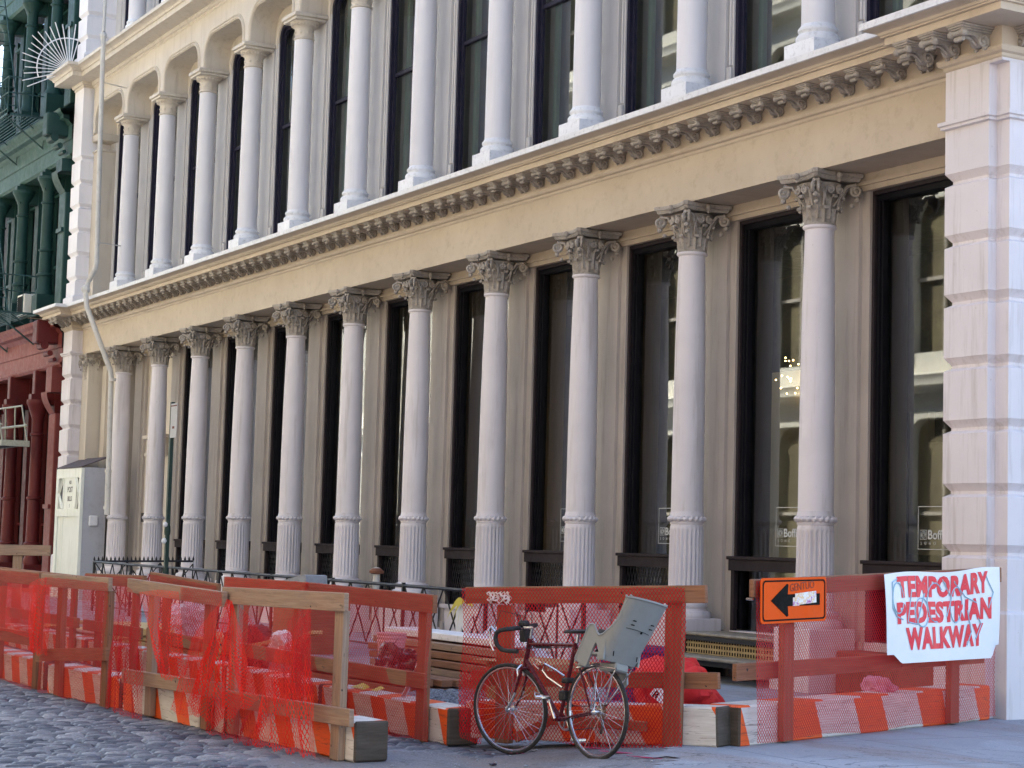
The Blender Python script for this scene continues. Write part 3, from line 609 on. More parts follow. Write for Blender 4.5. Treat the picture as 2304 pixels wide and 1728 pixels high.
# ================================================================== ground
def ground_mat(name, kind):
    s = NT(name); o = s.coord('Object')
    if kind == 'cobble':
        b = s.n("ShaderNodeTexBrick"); b.inputs['Scale'].default_value = 1.0; b.inputs['Brick Width'].default_value = .27; b.inputs['Row Height'].default_value = .125
        b.inputs['Mortar Size'].default_value = .018; b.inputs['Mortar Smooth'].default_value = 1.0; b.inputs['Color1'].default_value = (.10, .115, .15, 1); b.inputs['Color2'].default_value = (.30, .32, .37, 1); b.inputs['Mortar'].default_value = (.02, .02, .03, 1); b.inputs['Bias'].default_value = -.1
        rot = s.n("ShaderNodeMapping"); rot.inputs['Rotation'].default_value = (0, 0, radians(90)); c = s.n("ShaderNodeTexCoord"); s.l(c.outputs['Object'], rot.inputs[0])
        nz = s.n('ShaderNodeTexNoise'); nz.inputs['Scale'].default_value = 2.6; nz.inputs['Detail'].default_value = 3; s.l(c.outputs['Object'], nz.inputs[0]); wob = s.mix(.16, rot.outputs[0], nz.outputs[1], 'ADD'); s.l(wob, b.inputs[0])
        n2 = s.ramp(s.noise(o, 3.5, 6, .7), [(.3, .62), (.75, 1.35)])
        col = s.mix(1.0, b.outputs[0], n2, 'MULTIPLY'); pale = s.ramp(s.noise(o, .5, 4, .6), [(.5, 0.0), (.72, .55)])  # pale sunlit streaks are put into the sett colour
        s.base(s.mix(pale, col, (.34, .34, .36))); s.rough(.42, spec=.5)
        h = s.math('ADD', s.math('MULTIPLY', b.outputs[1], -1.0), s.math('MULTIPLY', s.noise(o, 22, 4, .7), .55)); s.bump(h, 1.0, .055)
    else:
        base = {'asphalt': ((.17, .175, .20), (.25, .255, .28)), 'walk': ((.27, .30, .36), (.34, .37, .43))}[kind]
        c1 = s.ramp(s.noise(o, .9, 6, .65), [(.3, base[0]), (.7, base[1])])
        st = s.ramp(s.noise(s.coord('Object', (.6, 1.6, 1)), 1.1, 5, .6), [(.50, 0.0), (.66, .6)]); c2 = s.mix(st, c1, (.24, .18, .15))
        sp = s.ramp(s.noise(o, 60, 3, .6), [(.54, 0.0), (.66, .6)]); c3 = s.mix(sp, c2, (.50, .50, .50))
        if kind == 'walk':
            b = s.n("ShaderNodeTexBrick"); b.offset = 0; b.inputs['Scale'].default_value = 1; b.inputs['Brick Width'].default_value = 1.5; b.inputs['Row Height'].default_value = 1.5; b.inputs['Mortar Size'].default_value = .008; s.l(o, b.inputs[0])
            c3 = s.mix(s.math('MULTIPLY', b.outputs[1], .8), c3, (.08, .08, .09))
        ck = s.ramp(s.noise(o, .55, 5, .62, 1.2), [(.494, 0.0), (.50, .75), (.506, 0.0)]); c3 = s.mix(ck, c3, (.05, .05, .055))
        gm = s.ramp(s.noise(o, 5.5, 2, .5), [(.72, 0.0), (.735, .55)]); c3 = s.mix(gm, c3, (.07, .07, .075))
        pt = s.ramp(s.noise(o, .33, 2, .5), [(.50, 0.0), (.512, .38)]); c3 = s.mix(pt, c3, (.13, .125, .13) if kind == 'asphalt' else (.24, .25, .28))
        s.base(c3); s.rough(.8, spec=.3); s.bump(s.noise(o, 45, 5, .7), .8, .012)
    return s.m
COBBLE = ground_mat('granite_setts', 'cobble'); ASPH = ground_mat('worn_asphalt', 'asphalt'); WALK = ground_mat('grey_sidewalk_concrete', 'walk')
def region(name, x0, x1, y0, y1, step, mat, dz=0, cond=None, zf=gz):
    m = MB(); nx = int((x1-x0)/step); ny = int((y1-y0)/step)
    m.grid(lambda u, v: (x0+(x1-x0)*u, y0+(y1-y0)*v, zf(x0+(x1-x0)*u, y0+(y1-y0)*v)+dz), nx, ny)
    if cond:
        keep = [i for i, f in enumerate(m.f) if cond(sum(m.v[k][0] for k in f)/4, sum(m.v[k][1] for k in f)/4)]
        m.f = [m.f[i] for i in keep]; m.uv = [m.uv[i] for i in keep]; m.mi = [m.mi[i] for i in keep]
    return tag(m.obj(name, mat), kind='structure')
m = MB(); m.add([(-300, -300, -.03), (300, -300, -.03), (300, 300, -.03), (-300, 300, -.03)], [[0, 1, 2, 3]]); tag(m.obj('ground', ASPH), kind='structure')
bd = lambda x, y: 3.05+.45*sin(y*2.1)+.25*sin(y*5.3)
region('street_bed', -60, 14, -13.6, -3.6, .2, COBBLE, -.012, lambda x, y: x < bd(x, y)+.2)
region('asphalt_apron', 2, 40, -13.6, 6, .2, ASPH, -.004, lambda x, y: x > bd(x, y)-.2 and (y < -3.6 or x > 3.3))
region('sidewalk', -60, 9, -3.7, .8, .1, WALK, .004, lambda x, y: not (-19 < x < 1.6 and -3.1 < y < -.9 and False))
region('corner_sidewalk', 2.2, 9, -5.9, -3.6, .1, WALK, .005, lambda x, y: (.5*x+.8*y) > -1.75+.08*sin(x*9))
region('opposite_sidewalk', -80, 40, -16, -13.4, .8, WALK, .12, zf=lambda x, y: 0)
STONE = NT('granite_sett_stone'); _g = STONE.n("ShaderNodeNewGeometry"); _o = STONE.coord('Object')
_c = STONE.ramp(_g.outputs['Random Per Island'], [(0, (.045, .052, .072)), (.35, (.085, .093, .115)), (.7, (.135, .145, .168)), (1, (.27, .27, .28))])
_c = STONE.mix(1.0, _c, STONE.ramp(STONE.noise(_o, 26, 5, .7), [(.3, .65), (.7, 1.3)]), 'MULTIPLY'); _c = STONE.mix(STONE.ramp(STONE.noise(_o, .7, 4, .6), [(.52, 0.0), (.7, .45)]), _c, (.33, .33, .34))
STONE.base(_c); STONE.rough(STONE.ramp(STONE.noise(_o, 9, 3), [(.3, .32), (.7, .6)])); STONE.bump(STONE.noise(_o, 55, 5, .7), .8, .012)
_rs = random.Random(17); m = MB(); x = -30.0
while x < 3.9:
    wx = _rs.uniform(.09, .12); y = -11.2+_rs.uniform(0, .2)
    while y < -5.9:
        ly = _rs.uniform(.15, .25); cx_, cy_ = x+wx/2, y+ly/2
        if x < bd(cx_, cy_)+.12:
            g_ = _rs.uniform(.006, .013); a0, a1, b0, b1 = x+g_, x+wx-g_, y+g_, y+ly-g_; h_ = _rs.uniform(.006, .014)+gz(cx_, cy_); tx, ty = _rs.uniform(-.04, .04), _rs.uniform(-.02, .02); q = .022
            P_ = []
            for ix, u in enumerate((a0, a0+q, a1-q, a1)):
                for iy, v in enumerate((b0, b0+q, (b0+b1)/2, b1-q, b1)):
                    e_ = (ix in (0, 3))+(iy in (0, 4)); P_.append((u+_rs.uniform(-.004, .004), v+_rs.uniform(-.005, .005), h_+(u-cx_)*tx+(v-cy_)*ty-(.0 if e_ == 0 else .020 if e_ == 1 else .032)+(.004 if iy == 2 and e_ == 0 else 0)))
            m.add(P_, [[5*i+j, 5*(i+1)+j, 5*(i+1)+j+1, 5*i+j+1] for i in range(3) for j in range(4)])
        y += ly
    x += wx
tag(m.obj('cobbled_street', STONE.m, None, 70), kind='structure')
DIRT = painted('trampled_dirt', (.13, .10, .075), (.22, .18, .14), rough=.9, dirt=(.05, .04, .03), dirt_amt=.6, sc=4, bump=.6)
m = MB(); m.grid(lambda u, v: (-19+19.2*u, -5.45+1.85*v, .012+.02*sin(u*40)*sin(v*9)), 120, 12); tag(m.obj('dirt', DIRT), kind='structure')
m = MB(); m.box((-60, -3.78, -.02), (1.4, -3.64, .158), bev=.015); tag(m.obj('kerb', CONC), kind='structure')

# ================================================================== neighbour to the left: red shop front, green upper floors
NB = thing('green_and_red_building', 'neighbouring cast-iron building with oxblood shop front and dark green upper floors', 'building')
def nbcol(x, y, z0, z1, mat, r=.15):
    h = z1-z0; m = MB()
    m.box((x-.24, y-.24, z0), (x+.24, y+.24, z0+.55), bev=.01)
    m.lathe([(r*1.5, z0+.55), (r*1.5, z0+.62), (r*1.15, z0+.72), (r*1.15, z0+1.0), (r*1.35, z0+1.03), (r*1.35, z0+1.07), (r*1.08, z0+1.1), (r, z0+h*.45), (r*1.25, z0+h*.455), (r*1.25, z0+h*.465), (r, z0+h*.47), (r*.92, z0+h*.78), (r*1.15, z0+h*.785), (r*1.15, z0+h*.795), (r*.92, z0+h*.80), (r*.95, z0+h*.87), (r*1.7, z0+h*.94), (r*1.9, z0+h*.95), (r*1.9, z0+h*.97)], 20, M=Matrix.Translation((x, y, 0)))
    m.box((x-.13, y-.22, z1-h*.03), (x+.13, y+.5, z1+.0)); return m.obj('column', mat, NB)
for x in (-29.85, -32.2, -34.55, -36.9):
    nbcol(x, -.4, .3, 5.0, REDP); 
    for z0 in (6.9, 11.9, 16.9): nbcol(x, -.4, z0, z0+3.6, GREENP)
for z0, z1, zc, mt, mp in ((.3, 5.0, 5.55, REDP, REDPALE), (6.9, 10.3, 10.55, GREENP, GREENPALE), (11.9, 15.3, 15.4, GREENP, GREENPALE), (16.9, 20, 20.3, GREENP, GREENPALE)):
    for x in (-29.85, -32.2, -34.55):       # brackets above columns, window surrounds
        m = MB(); m.box((x-.12, -.55, z0+(z1-z0)*1.0-.25), (x+.12, .1, zc+.02), bev=.02); m.box((x-.17, -.05, z0), (x+.17, .35, zc)); m.box((x-.32, .10, z0), (x+.32, .4, zc)); m.obj('pier', mt, NB)
    m = MB()
    for i in range(4):
        xc = -28.7-2.35*i; m.add([(xc-.95, .42, z0), (xc+.95, .42, z0), (xc+.95, .42, zc), (xc-.95, .42, zc)], [[0, 1, 2, 3]])
    m.obj('window_glass', UGLASS, NB, 0)
    m = MB()
    for i in range(4):
        xc = -28.7-2.35*i
        for a in (-.95, -.03, .89): m.box((xc+a, .36, z0), (xc+a+.06, .43, zc))
        m.box((xc-.95, .36, z0+1.5), (xc+.95, .43, z0+1.57)); m.box((xc-.9, .3, zc-.32), (xc+.9, .4, zc-.25))
    m.obj('window_frame', mt, NB)
    m = MB(); P = [(-38, -.45), (-27.8, -.45)]
    m.sweep(P, [(-.5, zc), (.0, zc), (.0, zc+.45), (.03, zc+.47), (.03, zc+.8), (.08, zc+.84), (.12, zc+.9), (.25, zc+.93), (.25, zc+1.0), (.32, zc+1.08), (.34, zc+1.16), (0, zc+1.22), (-.6, zc+1.25)]); m.sweep(P, [(.0, zc-.001), (.02, zc+.03), (.05, zc+.06), (.05, zc+.1), (.01, zc+.12)]); m.obj('entablature', mp if zc > 6 else REDPALE, NB, 25)
    m = MB(); m.box((-28.55, -.50, z0), (-28.0, .4, z1-.55), bev=.02); m.box((-28.5, -.56, z0+1.9), (-28.05, -.5, z0+2.0)); m.grid(lambda u, v: (-28.52+.48*u, -.50-.22*sin(v*pi/2), z1-.55+.5*v), 2, 6); m.box((-28.5, -.62, z1-.05), (-28.02, .3, zc)); m.obj('end_pilaster', mt if zc > 6 else REDPALE, NB)
    m = MB(); m.box((-28.5, -1.0, zc+.55), (-28.1, -.45, zc+1.1), bev=.03); m.tube([(-28.5, -.8, zc+.5), (-28.1, -.8, zc+.5)], .1, 8); m.tube([(-28.5, -.66, zc+.32), (-28.1, -.66, zc+.32)], .07, 8); m.tube([(-28.5, -.55, zc+.18), (-28.1, -.55, zc+.18)], .05, 8); m.obj('bracket', mt, NB)
m = MB(); m.box((-38, .5, 0), (-27.8, 16, 21.5)); m.obj('body', DARKIN, NB)
m = MB(); m.box((-38, -.3, 0), (-27.9, .5, .3)); m.obj('base_course', REDP, NB)
# fire escape on the neighbour
FE = thing('fire_escape', 'dark green iron fire escape balconies and ladders on the green building', 'fire escape', (-31.5, -.5, 0))
FEM = painted('fire_escape_iron', (.02, .05, .05), (.05, .11, .11), rough=.6, dirt=(.12, .06, .03), dirt_amt=.4)
for z in (7.0, 11.9, 16.9):
    m = MB(); m.box((-3.6, -1.0, z-.05), (1.6, -.95, z)); m.box((-3.6, -.1, z-.05), (1.6, -.05, z)); m.box((1.56, -1.0, z-.05), (1.6, -.05, z))
    for i in range(9): m.box((-3.6, -.95+.1*i, z-.02), (1.6, -.93+.1*i, z))
    m.obj("platform", FEM, FE)
    m = MB()
    for y in (-1.0,):
        for zz in (z+.9, z+.5, z+.1): m.tube([(-3.6, y, zz), (1.6, y, zz)], .018, 5)
        for i in range(19): m.tube([(-3.6+.288*i, y, z), (-3.6+.288*i, y, z+.9)], .012, 4)
        for i in range(6): m.tube([(-3.6+.86*i, y, z+.1), (-3.6+.86*i+.43, y, z+.5), (-3.6+.86*i+.86, y, z+.1)], .01, 4)
    m.tube([(1.6, -1.0, z+.9), (1.6, -.05, z+.9)], .018, 5); m.tube([(1.6, -1.0, z+.5), (1.6, -.05, z+.5)], .015, 5)
    for i in range(4): m.tube([(1.6, -1.0+.3*i, z), (1.6, -1.0+.3*i, z+.9)], .012, 4)
    m.obj('railing', FEM, FE)
    for x in (-3.2, -1.2, 1.3): m = MB(); m.tube([(x, -1.0, z-.03), (x, .0, z-.75)], .022, 5); m.tube([(x, -.6, z-.03), (x, .0, z-.45), (x, -.02, z-.75)], .015, 5); m.obj('bracket', FEM, FE)
for z, x0, x1 in ((7.0, -2.8, .1), (11.9, -2.6, .3), (16.9, -2.4, .2)):
    m = MB()
    for y in (-.75, -.35): m.tube([(x0 if z < 7.1 else x0, y, z+4.9), (x1, y, z)], .02, 5)
    for i in range(18): t = i/18; m.tube([(x0+(x1-x0)*t, -.75, z+4.9*(1-t)), (x0+(x1-x0)*t, -.35, z+4.9*(1-t))], .012, 4)
    m.obj('ladder', FEM, FE)
# counterbalanced platform hanging over the red shop front
DL = thing('drop_stair', 'pale weathered drop stair hanging in front of the red columns', 'drop stair', (-30.2, -1.1, 3.7))
PALEIRON = painted('pale_weathered_iron', (.30, .30, .24), (.42, .42, .34), dirt=(.1, .1, .06), dirt_amt=.6, sc=3)
m = MB(); m.box((-3.2, -.3, .0), (1.0, -.26, .12)); m.box((-3.2, .26, .0), (1.0, .3, .12))
for i in range(16): m.box((-3.1+.26*i, -.26, .02), (-3.0+.26*i, .26, .06))
m.obj('stringer', BLACKIRON, DL)
m = MB(); m.box((-3.2, -.34, -.06), (.2, -.305, .06)); m.tube([(.15, -.32, .02), (.42, -.32, -.35)], .03, 5); m.box((.92, -.34, -.02), (1.04, .34, .12)); m.obj('front_edge', PALEIRON, DL)
m = MB()
for y in (-.3, .3):
    m.tube([(-3.2, y, 1.05), (.3, y, 1.0)], .022, 5); m.tube([(-3.2, y, .55), (.8, y, .5)], .03, 5)
    for x, t in ((-2.2, -2.1), (-1.2, -1.1), (-.3, -.2), (.3, .95)): m.tube([(x, y, 1.02), (t, y, .1)], .02, 5)
m.obj('handrail', PALEIRON, DL)
# window air conditioner of the green building
AC = thing('air_conditioner', 'beige window air conditioner sitting in the green first-floor window', 'air conditioner', (-30.9, -.35, 7.0))
m = MB(); m.box((-.3, -.35, 0), (.3, .4, .55), bev=.02); m.obj('casing', PALECREAM, AC); m = MB()
for i in range(8): m.box((-.24, -.36, .07+.052*i), (.24, -.35, .09+.052*i))
m.box((-.25, -.354, .05), (.25, -.351, .5)); m.obj('grille', SIGNBLACK, AC)

# ---- white fan of spikes on the upper cornice corner
m = MB(); 
for i in range(17):
    a = radians(-28+i*8.2); q = 1.12+.06*sin(i*1.7); m.tube([(0, -.12*cos(a), .12*sin(a)), (.0, -q*cos(a), q*sin(a))], .013, 5)
m.tube([(0, -.78*cos(radians(a)), .78*sin(radians(a))) for a in range(-20, 108, 6)], .016, 5); m.tube([(0, .05, .77), (0, .3, .80)], .013, 5)
o = m.obj('spiked_guard', LEDGE); o.location = (-27.75, -.62, 12.62); tag(o, 'white fan of iron spikes guarding the corner of the upper cornice', 'spiked guard')

# ---- shed with white door at the foot of the left pier
SH = thing('door_shed', 'small white wooden shed with a boarded door and tar roof at the left pier', 'shed', (-26.1, -.6, Z0))
m = MB(); m.box((-1.0, .02, 0), (.93, .55, 2.95)); m.obj('side_wall', GREYWALL, SH)
m = MB(); m.add([(-1.01, -.06, 2.94), (.95, -.06, 2.94), (1.0, .50, 3.16), (-1.0, .50, 3.16)]+[(-1.01, -.06, 2.96), (.95, -.06, 2.96), (1.0, .50, 3.20), (-1.0, .50, 3.20)], [[3, 2, 1, 0], [4, 5, 6, 7], [0, 1, 5, 4], [1, 2, 6, 5], [2, 3, 7, 6], [3, 0, 4, 7]]); m.obj('roof', ROOFING, SH)
m = MB(); m.box((-1.0, -.05, 0), (-.82, .02, 2.93)); m.box((.80, -.05, 0), (.95, .02, 2.93)); m.box((-.82, -.05, 2.72), (.80, .02, 2.93)); m.box((-.82, -.05, 1.85), (.80, .02, 2.02)); m.obj('door_frame', SHEDWHITE, SH)
m = MB(); m.box((-.82, -.02, 0), (-.02, .0, 1.84)); m.box((.01, -.03, 0), (.80, .0, 1.86)); m.box((-.43, -.026, 0), (-.42, -.02, 1.84)); m.box((.01, -.04, .5), (.8, -.03, .53)); m.obj('door', SHEDWHITE, SH)
m = MB(); m.box((-.35, -.04, 2.02), (.55, -.01, 2.72)); m.box((-.45, -.045, 2.02), (-.36, -.01, 2.72))
for a, b in (((-.80, 2.37), (-.45, 2.72)), ((-.80, 2.37), (-.45, 2.02)), ((.80, 2.37), (.55, 2.72)), ((.80, 2.37), (.55, 2.02))): m.tube([(a[0], -.03, a[1]), (b[0], -.03, b[1])], .045, 4)
m.obj('lattice_panel', SHEDWHITE, SH)
m = MB()
for t_, sz, zz in (("NO", .11, 2.58), ("POST", .17, 2.40), ("BILLS", .15, 2.20), ("!", .1, 2.06)):
    v_, f_, w_ = text_mb(t_, sz, .002, .005); m.add(v_, f_, M=Matrix.Translation((.1-w_/2, -.042, zz)))
m.obj('lettering', painted('faded_stencil', (.12, .11, .10), (.2, .19, .17), bump=0), SH, 0)
m = MB(); m.box((.932, .16, 1.65), (1.0, .36, 1.88), bev=.02); m.obj('junction_box', WHITEPL, SH)

# ================================================================== sunlit buildings across the street (seen in the window reflections)
OPY = -16.0
OB = thing('opposite_cream_building', 'sunlit cream cast-iron facade across the street mirrored in the windows', 'building')
bay = 2.7; nb_ = 30; X0 = -82
mw, mg, mo, mc = MB(), MB(), MB(), MB()
def M180(x, z): return Matrix.Translation((x, OPY, z)) @ Matrix.Rotation(pi, 4, 'Z')
for fl, (z0, z1) in enumerate(((0, 5.2), (5.9, 10.4), (11.1, 15.2), (15.9, 19.5))):
    A = arch(.95, z0+.5, z1-.35, .45, 5); n = len(A)
    for i in range(nb_):
        x = X0+bay*i; Mx = M180(x, 0); h = bay/2
        vs = [(a, 0, b) for a, b in A]+[(a, 0, z1) for a, b in A]+[(a, .35, b) for a, b in A]
        mw.add(vs, [[k, k+1, n+k+1, n+k] for k in range(n-1)]+[[k, 2*n+k, 2*n+k+1, k+1] for k in range(n-1)], M=Mx)
        mw.add([(-h, 0, z0), (-.95, 0, z0), (-.95, 0, z1), (-h, 0, z1), (.95, 0, z0), (h, 0, z0), (h, 0, z1), (.95, 0, z1), (-.95, 0, z0+.5), (.95, 0, z0+.5)], [[0, 1, 2, 3], [4, 5, 6, 7], [1, 4, 9, 8]], M=Mx)
        mo.box((-h-.16, -.16, z0), (-h+.16, 0, z1-.3), M=Mx); mo.box((-h-.10, -.2, z0+.6), (-h+.10, -.16, z1-.8), M=Mx); mo.box((-h-.22, -.24, z1-.5), (-h+.22, 0, z1-.25), M=Mx); mo.box((-h-.22, -.24, z0), (-h+.22, 0, z0+.5), M=Mx)
        mo.tube([(-h+.14*cos(a*pi/6), -.2, (z0+z1)/2+.14*sin(a*pi/6)) for a in range(12)], .03, 4, closed=True, M=Mx)
        mo.tube([(-h*.72, -.1, z0+.4), (-h*.72, -.1, z1-.5)], .09, 8, M=Mx); mo.tube([(h*.72, -.1, z0+.4), (h*.72, -.1, z1-.5)], .09, 8, M=Mx)
        mg.add([(-.95, .3, z0+.5), (.95, .3, z0+.5), (.95, .3, z1-.3), (-.95, .3, z1-.3)], [[0, 1, 2, 3]], M=Mx)
        mc.box((-.03, .2, z0+.5), (.03, .28, z1-.4), M=Mx); mc.box((-.95, .2, (z0+z1)/2), (.95, .28, (z0+z1)/2+.08), M=Mx)
    P = [(X0+bay*(nb_-.5), OPY), (X0-bay/2, OPY)]
    mo.sweep(P, [(.0, z1), (.02, z1+.25), (.15, z1+.28), (.2, z1+.34), (.45, z1+.38), (.45, z1+.5), (.52, z1+.6), (.1, z1+.7), (0, z1+.7)])
mw.obj('wall', PALECREAM, OB); mo.obj('ornament', PALECREAM, OB); mg.obj('window_pane', OLIVE, OB, 0); mc.obj('window_bar', CREAM, OB)
m = MB(); m.box((X0-2, OPY-12, 0), (X0+bay*nb_, OPY-.45, 20)); m.obj('body', DARKIN, OB)
OR = thing('opposite_brick_building', 'sunlit tan brick building further along the opposite side of the street', 'building', (8, OPY, 0))
m = MB(); m.box((-8.5, -12, 0), (22, 0, 17), mi=0)
for i in range(10):
    for j in range(4): m.box((-7+3*i, -.05, 2+4*j), (-5.6+3*i, .03, 4.4+4*j), mi=1)
m.obj('wall', [painted('tan_brick', (.40, .33, .25), (.48, .41, .32), dirt_amt=.4), DARKIN], OR)
# ================================================================== areaway railing
RX0, RX1, RY = -19.5, -1.5, -2.0
RL = thing('area_railing', 'long black iron railing with crossed bars in front of the column bases', 'railing', (RX0, RY, .16))
L = RX1-RX0; n = 16; st = L/n
m = MB(); m.tube([(0, 0, .94), (L, 0, .90)], .022, 8); m.tube([(0, 0, .12), (L, 0, .10)], .016, 6); m.obj('top_rail', BLACKIRON, RL)
m = MB()
for i in range(n):
    x = st*i; c = x+st/2
    for a, b in (((x, .12), (c, .92)), ((c, .92), (x+st, .12)), ((x, .92), (c, .12)), ((c, .12), (x+st, .92))): m.tube([(a[0], .01, a[1]), (b[0], .01, b[1])], .011, 5)
    m.tube([(c, 0, .0), (c, 0, .92)], .014, 5)
m.obj('crossed_bars', BLACKIRON, RL)
for i in range(0, n+1, 2):
    m = MB(); m.box((st*i-.02, -.02, 0), (st*i+.02, .02, .95)); m.obj('post', BLACKIRON, RL)
RR = thing('spiked_railing', 'short return of black railing topped with small spikes at the far left of the area', 'railing', (RX0, RY, .16))
m = MB(); m.tube([(0, 0, .95), (.75, 1.72, 1.0)], .022, 6)
for i in range(25): t = i/24; m.lathe([(.016, 0), (.022, .03), (.003, .085)], 5, M=Matrix.Translation((.75*t, 1.72*t, .96+.05*t)))
for i in range(4): t = i/3; m.tube([(.75*t, 1.72*t, 0), (.75*t, 1.72*t, .95)], .014, 5)
for i in range(3): a, b = i/3, (i+1)/3; m.tube([(.75*a, 1.72*a, .1), (.75*b, 1.72*b, .95)], .011, 5); m.tube([(.75*a, 1.72*a, .95), (.75*b, 1.72*b, .1)], .011, 5)
m.obj('spiked_rail', BLACKIRON, RR)

# ---- iron steps between the two nearest column plinths
ST = thing('iron_steps', 'dark iron entrance steps with perforated brassy risers between two column plinths', 'steps', (-2.12, 0, .16))
m = MB(); m.box((0, -.28, .49), (1.78, .36, .53), bev=.012); m.box((-.02, -.60, .245), (1.85, -.27, .285), bev=.012); m.obj('tread', TREAD, ST)
m = MB(); m.box((.05, -.24, .285), (1.75, -.22, .49)); m.obj('riser', BRASSY, ST)
m = MB()
for i in range(34):
    for j in range(3): m.box((.06+.05*i, -.246, .30+.06*j), (.078+.05*i, -.2401, .335+.06*j))
m.obj('riser_grille_pattern', SIGNBLACK, ST)
m = MB(); m.box((.0, -.285, .44), (1.8, -.25, .489)); m.box((.0, -.25, .0), (.04, .3, .489)); m.box((1.76, -.25, .0), (1.8, .3, .489)); m.box((.02, -.5, .18), (1.8, -.3, .244)); m.obj('stringer', BLACKIRON, ST)
tag(MB().box((.42, -.05, .17), (2.45, .30, .62), bev=.02).obj('cellar_hatch', RUST), 'low rusty brown cellar hatch beside the right-hand column plinth', 'hatch')

# ================================================================== timber beams (each one a thing)
def beam(P0, P1, z0, z1, label, mat, h=.30, w=.29, off=0.0):
    P0, P1 = Vector(P0), Vector(P1); d = P1-P0; L_ = d.length; m = MB()
    m.box((0, 0, 0), (L_, w, h), bev=.014, endmi=1, uvo=off); o = m.obj('timber_beam', [mat, WOODEND])
    o.location = (P0.x, P0.y, z0); o.rotation_euler = (0, -atan2(z1-z0, L_), atan2(d.y, d.x)); return tag(o, label, 'beam', 'striped timber beams')
beam((2.55, -5.59), (4.64, -4.56), .055, .165, 'orange and white striped timber beam lying behind the bicycle wheels', STR[1])
beam((4.62, -4.35), (3.27, -.55), .158, .165, 'striped timber beam reaching the corner pier under the pedestrian banner', STR[0], h=.31)
beam((1.36, -7.16), (3.46, -7.0), .0, .0, 'nearest striped timber beam with its dark square end showing', STR[2])
beam((.86, -7.24), (1.31, -7.2), .0, .0, 'short white stub of striped timber between two longer beams', STR[2], off=.3)
beam((-.95, -7.35), (.82, -7.25), .0, .0, 'striped timber beam with peeling paint and rubble on top', STR[2], off=.2)
beam((-2.95, -7.5), (-1.07, -7.36), .0, .0, 'striped timber beam with long cracks, second from the left in the front row', STR[2], off=.45)
beam((-7.6, -7.5), (-3.3, -7.44), .0, .0, 'striped timber beam at the far left edge of the front row', STR[3], off=.1)
for (a, b, lb) in ((.1, 2.6, 'striped timber beam of the back row ending beside the front bicycle wheel'), (-2.35, 0.0, 'striped timber beam of the back row behind the tangled netting'), (-4.75, -2.5, 'striped timber beam in the middle of the back row'), (-7.2, -4.9, 'striped timber beam of the back row behind the cracked beam'), (-11.5, -7.4, 'striped timber beam of the back row farthest along the street')):
    beam((a, -5.80), (b, -5.78), .0, .0, lb, STR[2], off=random.random())

# ================================================================== barricades
def net_mesh(fn, nu, nv, wu, hv, mat, u0=0.0): 
    m = MB(); m.grid(fn, nu, nv, uvf=lambda u, v: (u0+u*wu, v*hv)); return m
def barricade(P0, P1, z0, label, rails, posts, nets=(), wm=WOODN, tilt=0.0, foot=True, cls='barricades round the works'):
    P0, P1 = Vector(P0), Vector(P1); d = P1-P0
    t = thing('barricade', label, 'barricade', (P0.x, P0.y, z0), atan2(d.y, d.x), cls)
    for nm_, x0, za, x1, zb, hh, side, mm in rails:
        m = MB(); Lr = sqrt((x1-x0)**2+(zb-za)**2); y0 = -.105 if side < 0 else (.0 if side == 0 else .045)
        m.box((0, 0, -hh/2), (Lr, .042, hh/2), bev=.004); o = m.obj(nm_, mm or wm, t); o.location = (x0, y0-.0, za); o.rotation_euler = (0, -atan2(zb-za, x1-x0), 0)
    for x, zb, zt, w_, mm in posts:
        m = MB(); m.box((-w_/2, -.062, zb), (w_/2, -.002, zt), bev=.005); o = m.obj('post', mm or wm, t); o.location = (x, 0, 0); o.rotation_euler = (0, random.uniform(-.012, .012), 0)
    for x0, x1, zt0, zt1, zb, y, mat, seed in nets:
        r_ = random.Random(seed); ph = [r_.uniform(0, 6) for _ in range(6)]
        def fn(u, v, x0=x0, x1=x1, zt0=zt0, zt1=zt1, zb=zb, y=y, ph=ph):
            x = x0+(x1-x0)*u; zt = zt0+(zt1-zt0)*u; w = sin(pi*v)
            return (x+.012*sin(9*v+ph[0]), y-.012*sin(5*u*2+ph[1])*w-.018*sin(11*u+4*v+ph[2])*w-.02*(1-v)*abs(sin(7*u+ph[3])), zb+(zt-zb)*v-.012*sin(17*u+ph[4])*(1-v)-.008*abs(sin(23*u+ph[5]))*v)
        net_mesh(fn, 40, 14, abs(x1-x0), zt0-zb, mat).obj('netting', mat, t)
    return t
FN = -.118
# right-hand barricade behind the bicycle
barricade((2.67, -5.53), (4.64, -4.56), .07, 'netted lumber barricade standing behind the bicycle', 
    [('top_rail', -.10, 1.145, 2.12, 1.235, .135, -1, None), ('middle_rail', -.12, .47, 2.16, .585, .125, 1, None), ('brace', .42, .03, .75, .20, .07, -1, None), ('brace', .75, .20, 1.62, .215, .075, -1, None)],
    [(.27, -.02, 1.08, .145, None), (1.82, .07, 1.17, .15, None)], [(-.12, 1.96, 1.21, 1.285, .03, FN, NETF, 3), (.14, .36, 1.19, 1.195, 1.10, FN-.006, netting('pale_net_patch', .035, .5, (.75, .6, .6), (.8, .7, .68)), 5)])
# under the banner
barricade((4.6, -4.3), (3.27, -.55), .155, 'netted lumber barricade carrying the arrow sign and the pedestrian walkway banner',
    [('top_rail', -.05, 1.20, 3.98, 1.33, .135, -1, None), ('middle_rail', -.04, .56, 3.95, .585, .13, 1, None), ],
    [(.53, .02, 1.22, .14, None), (3.2, .02, 1.22, .15, None)], [(-.03, 3.80, 1.265, 1.385, .05, FN, NETF, 8)])
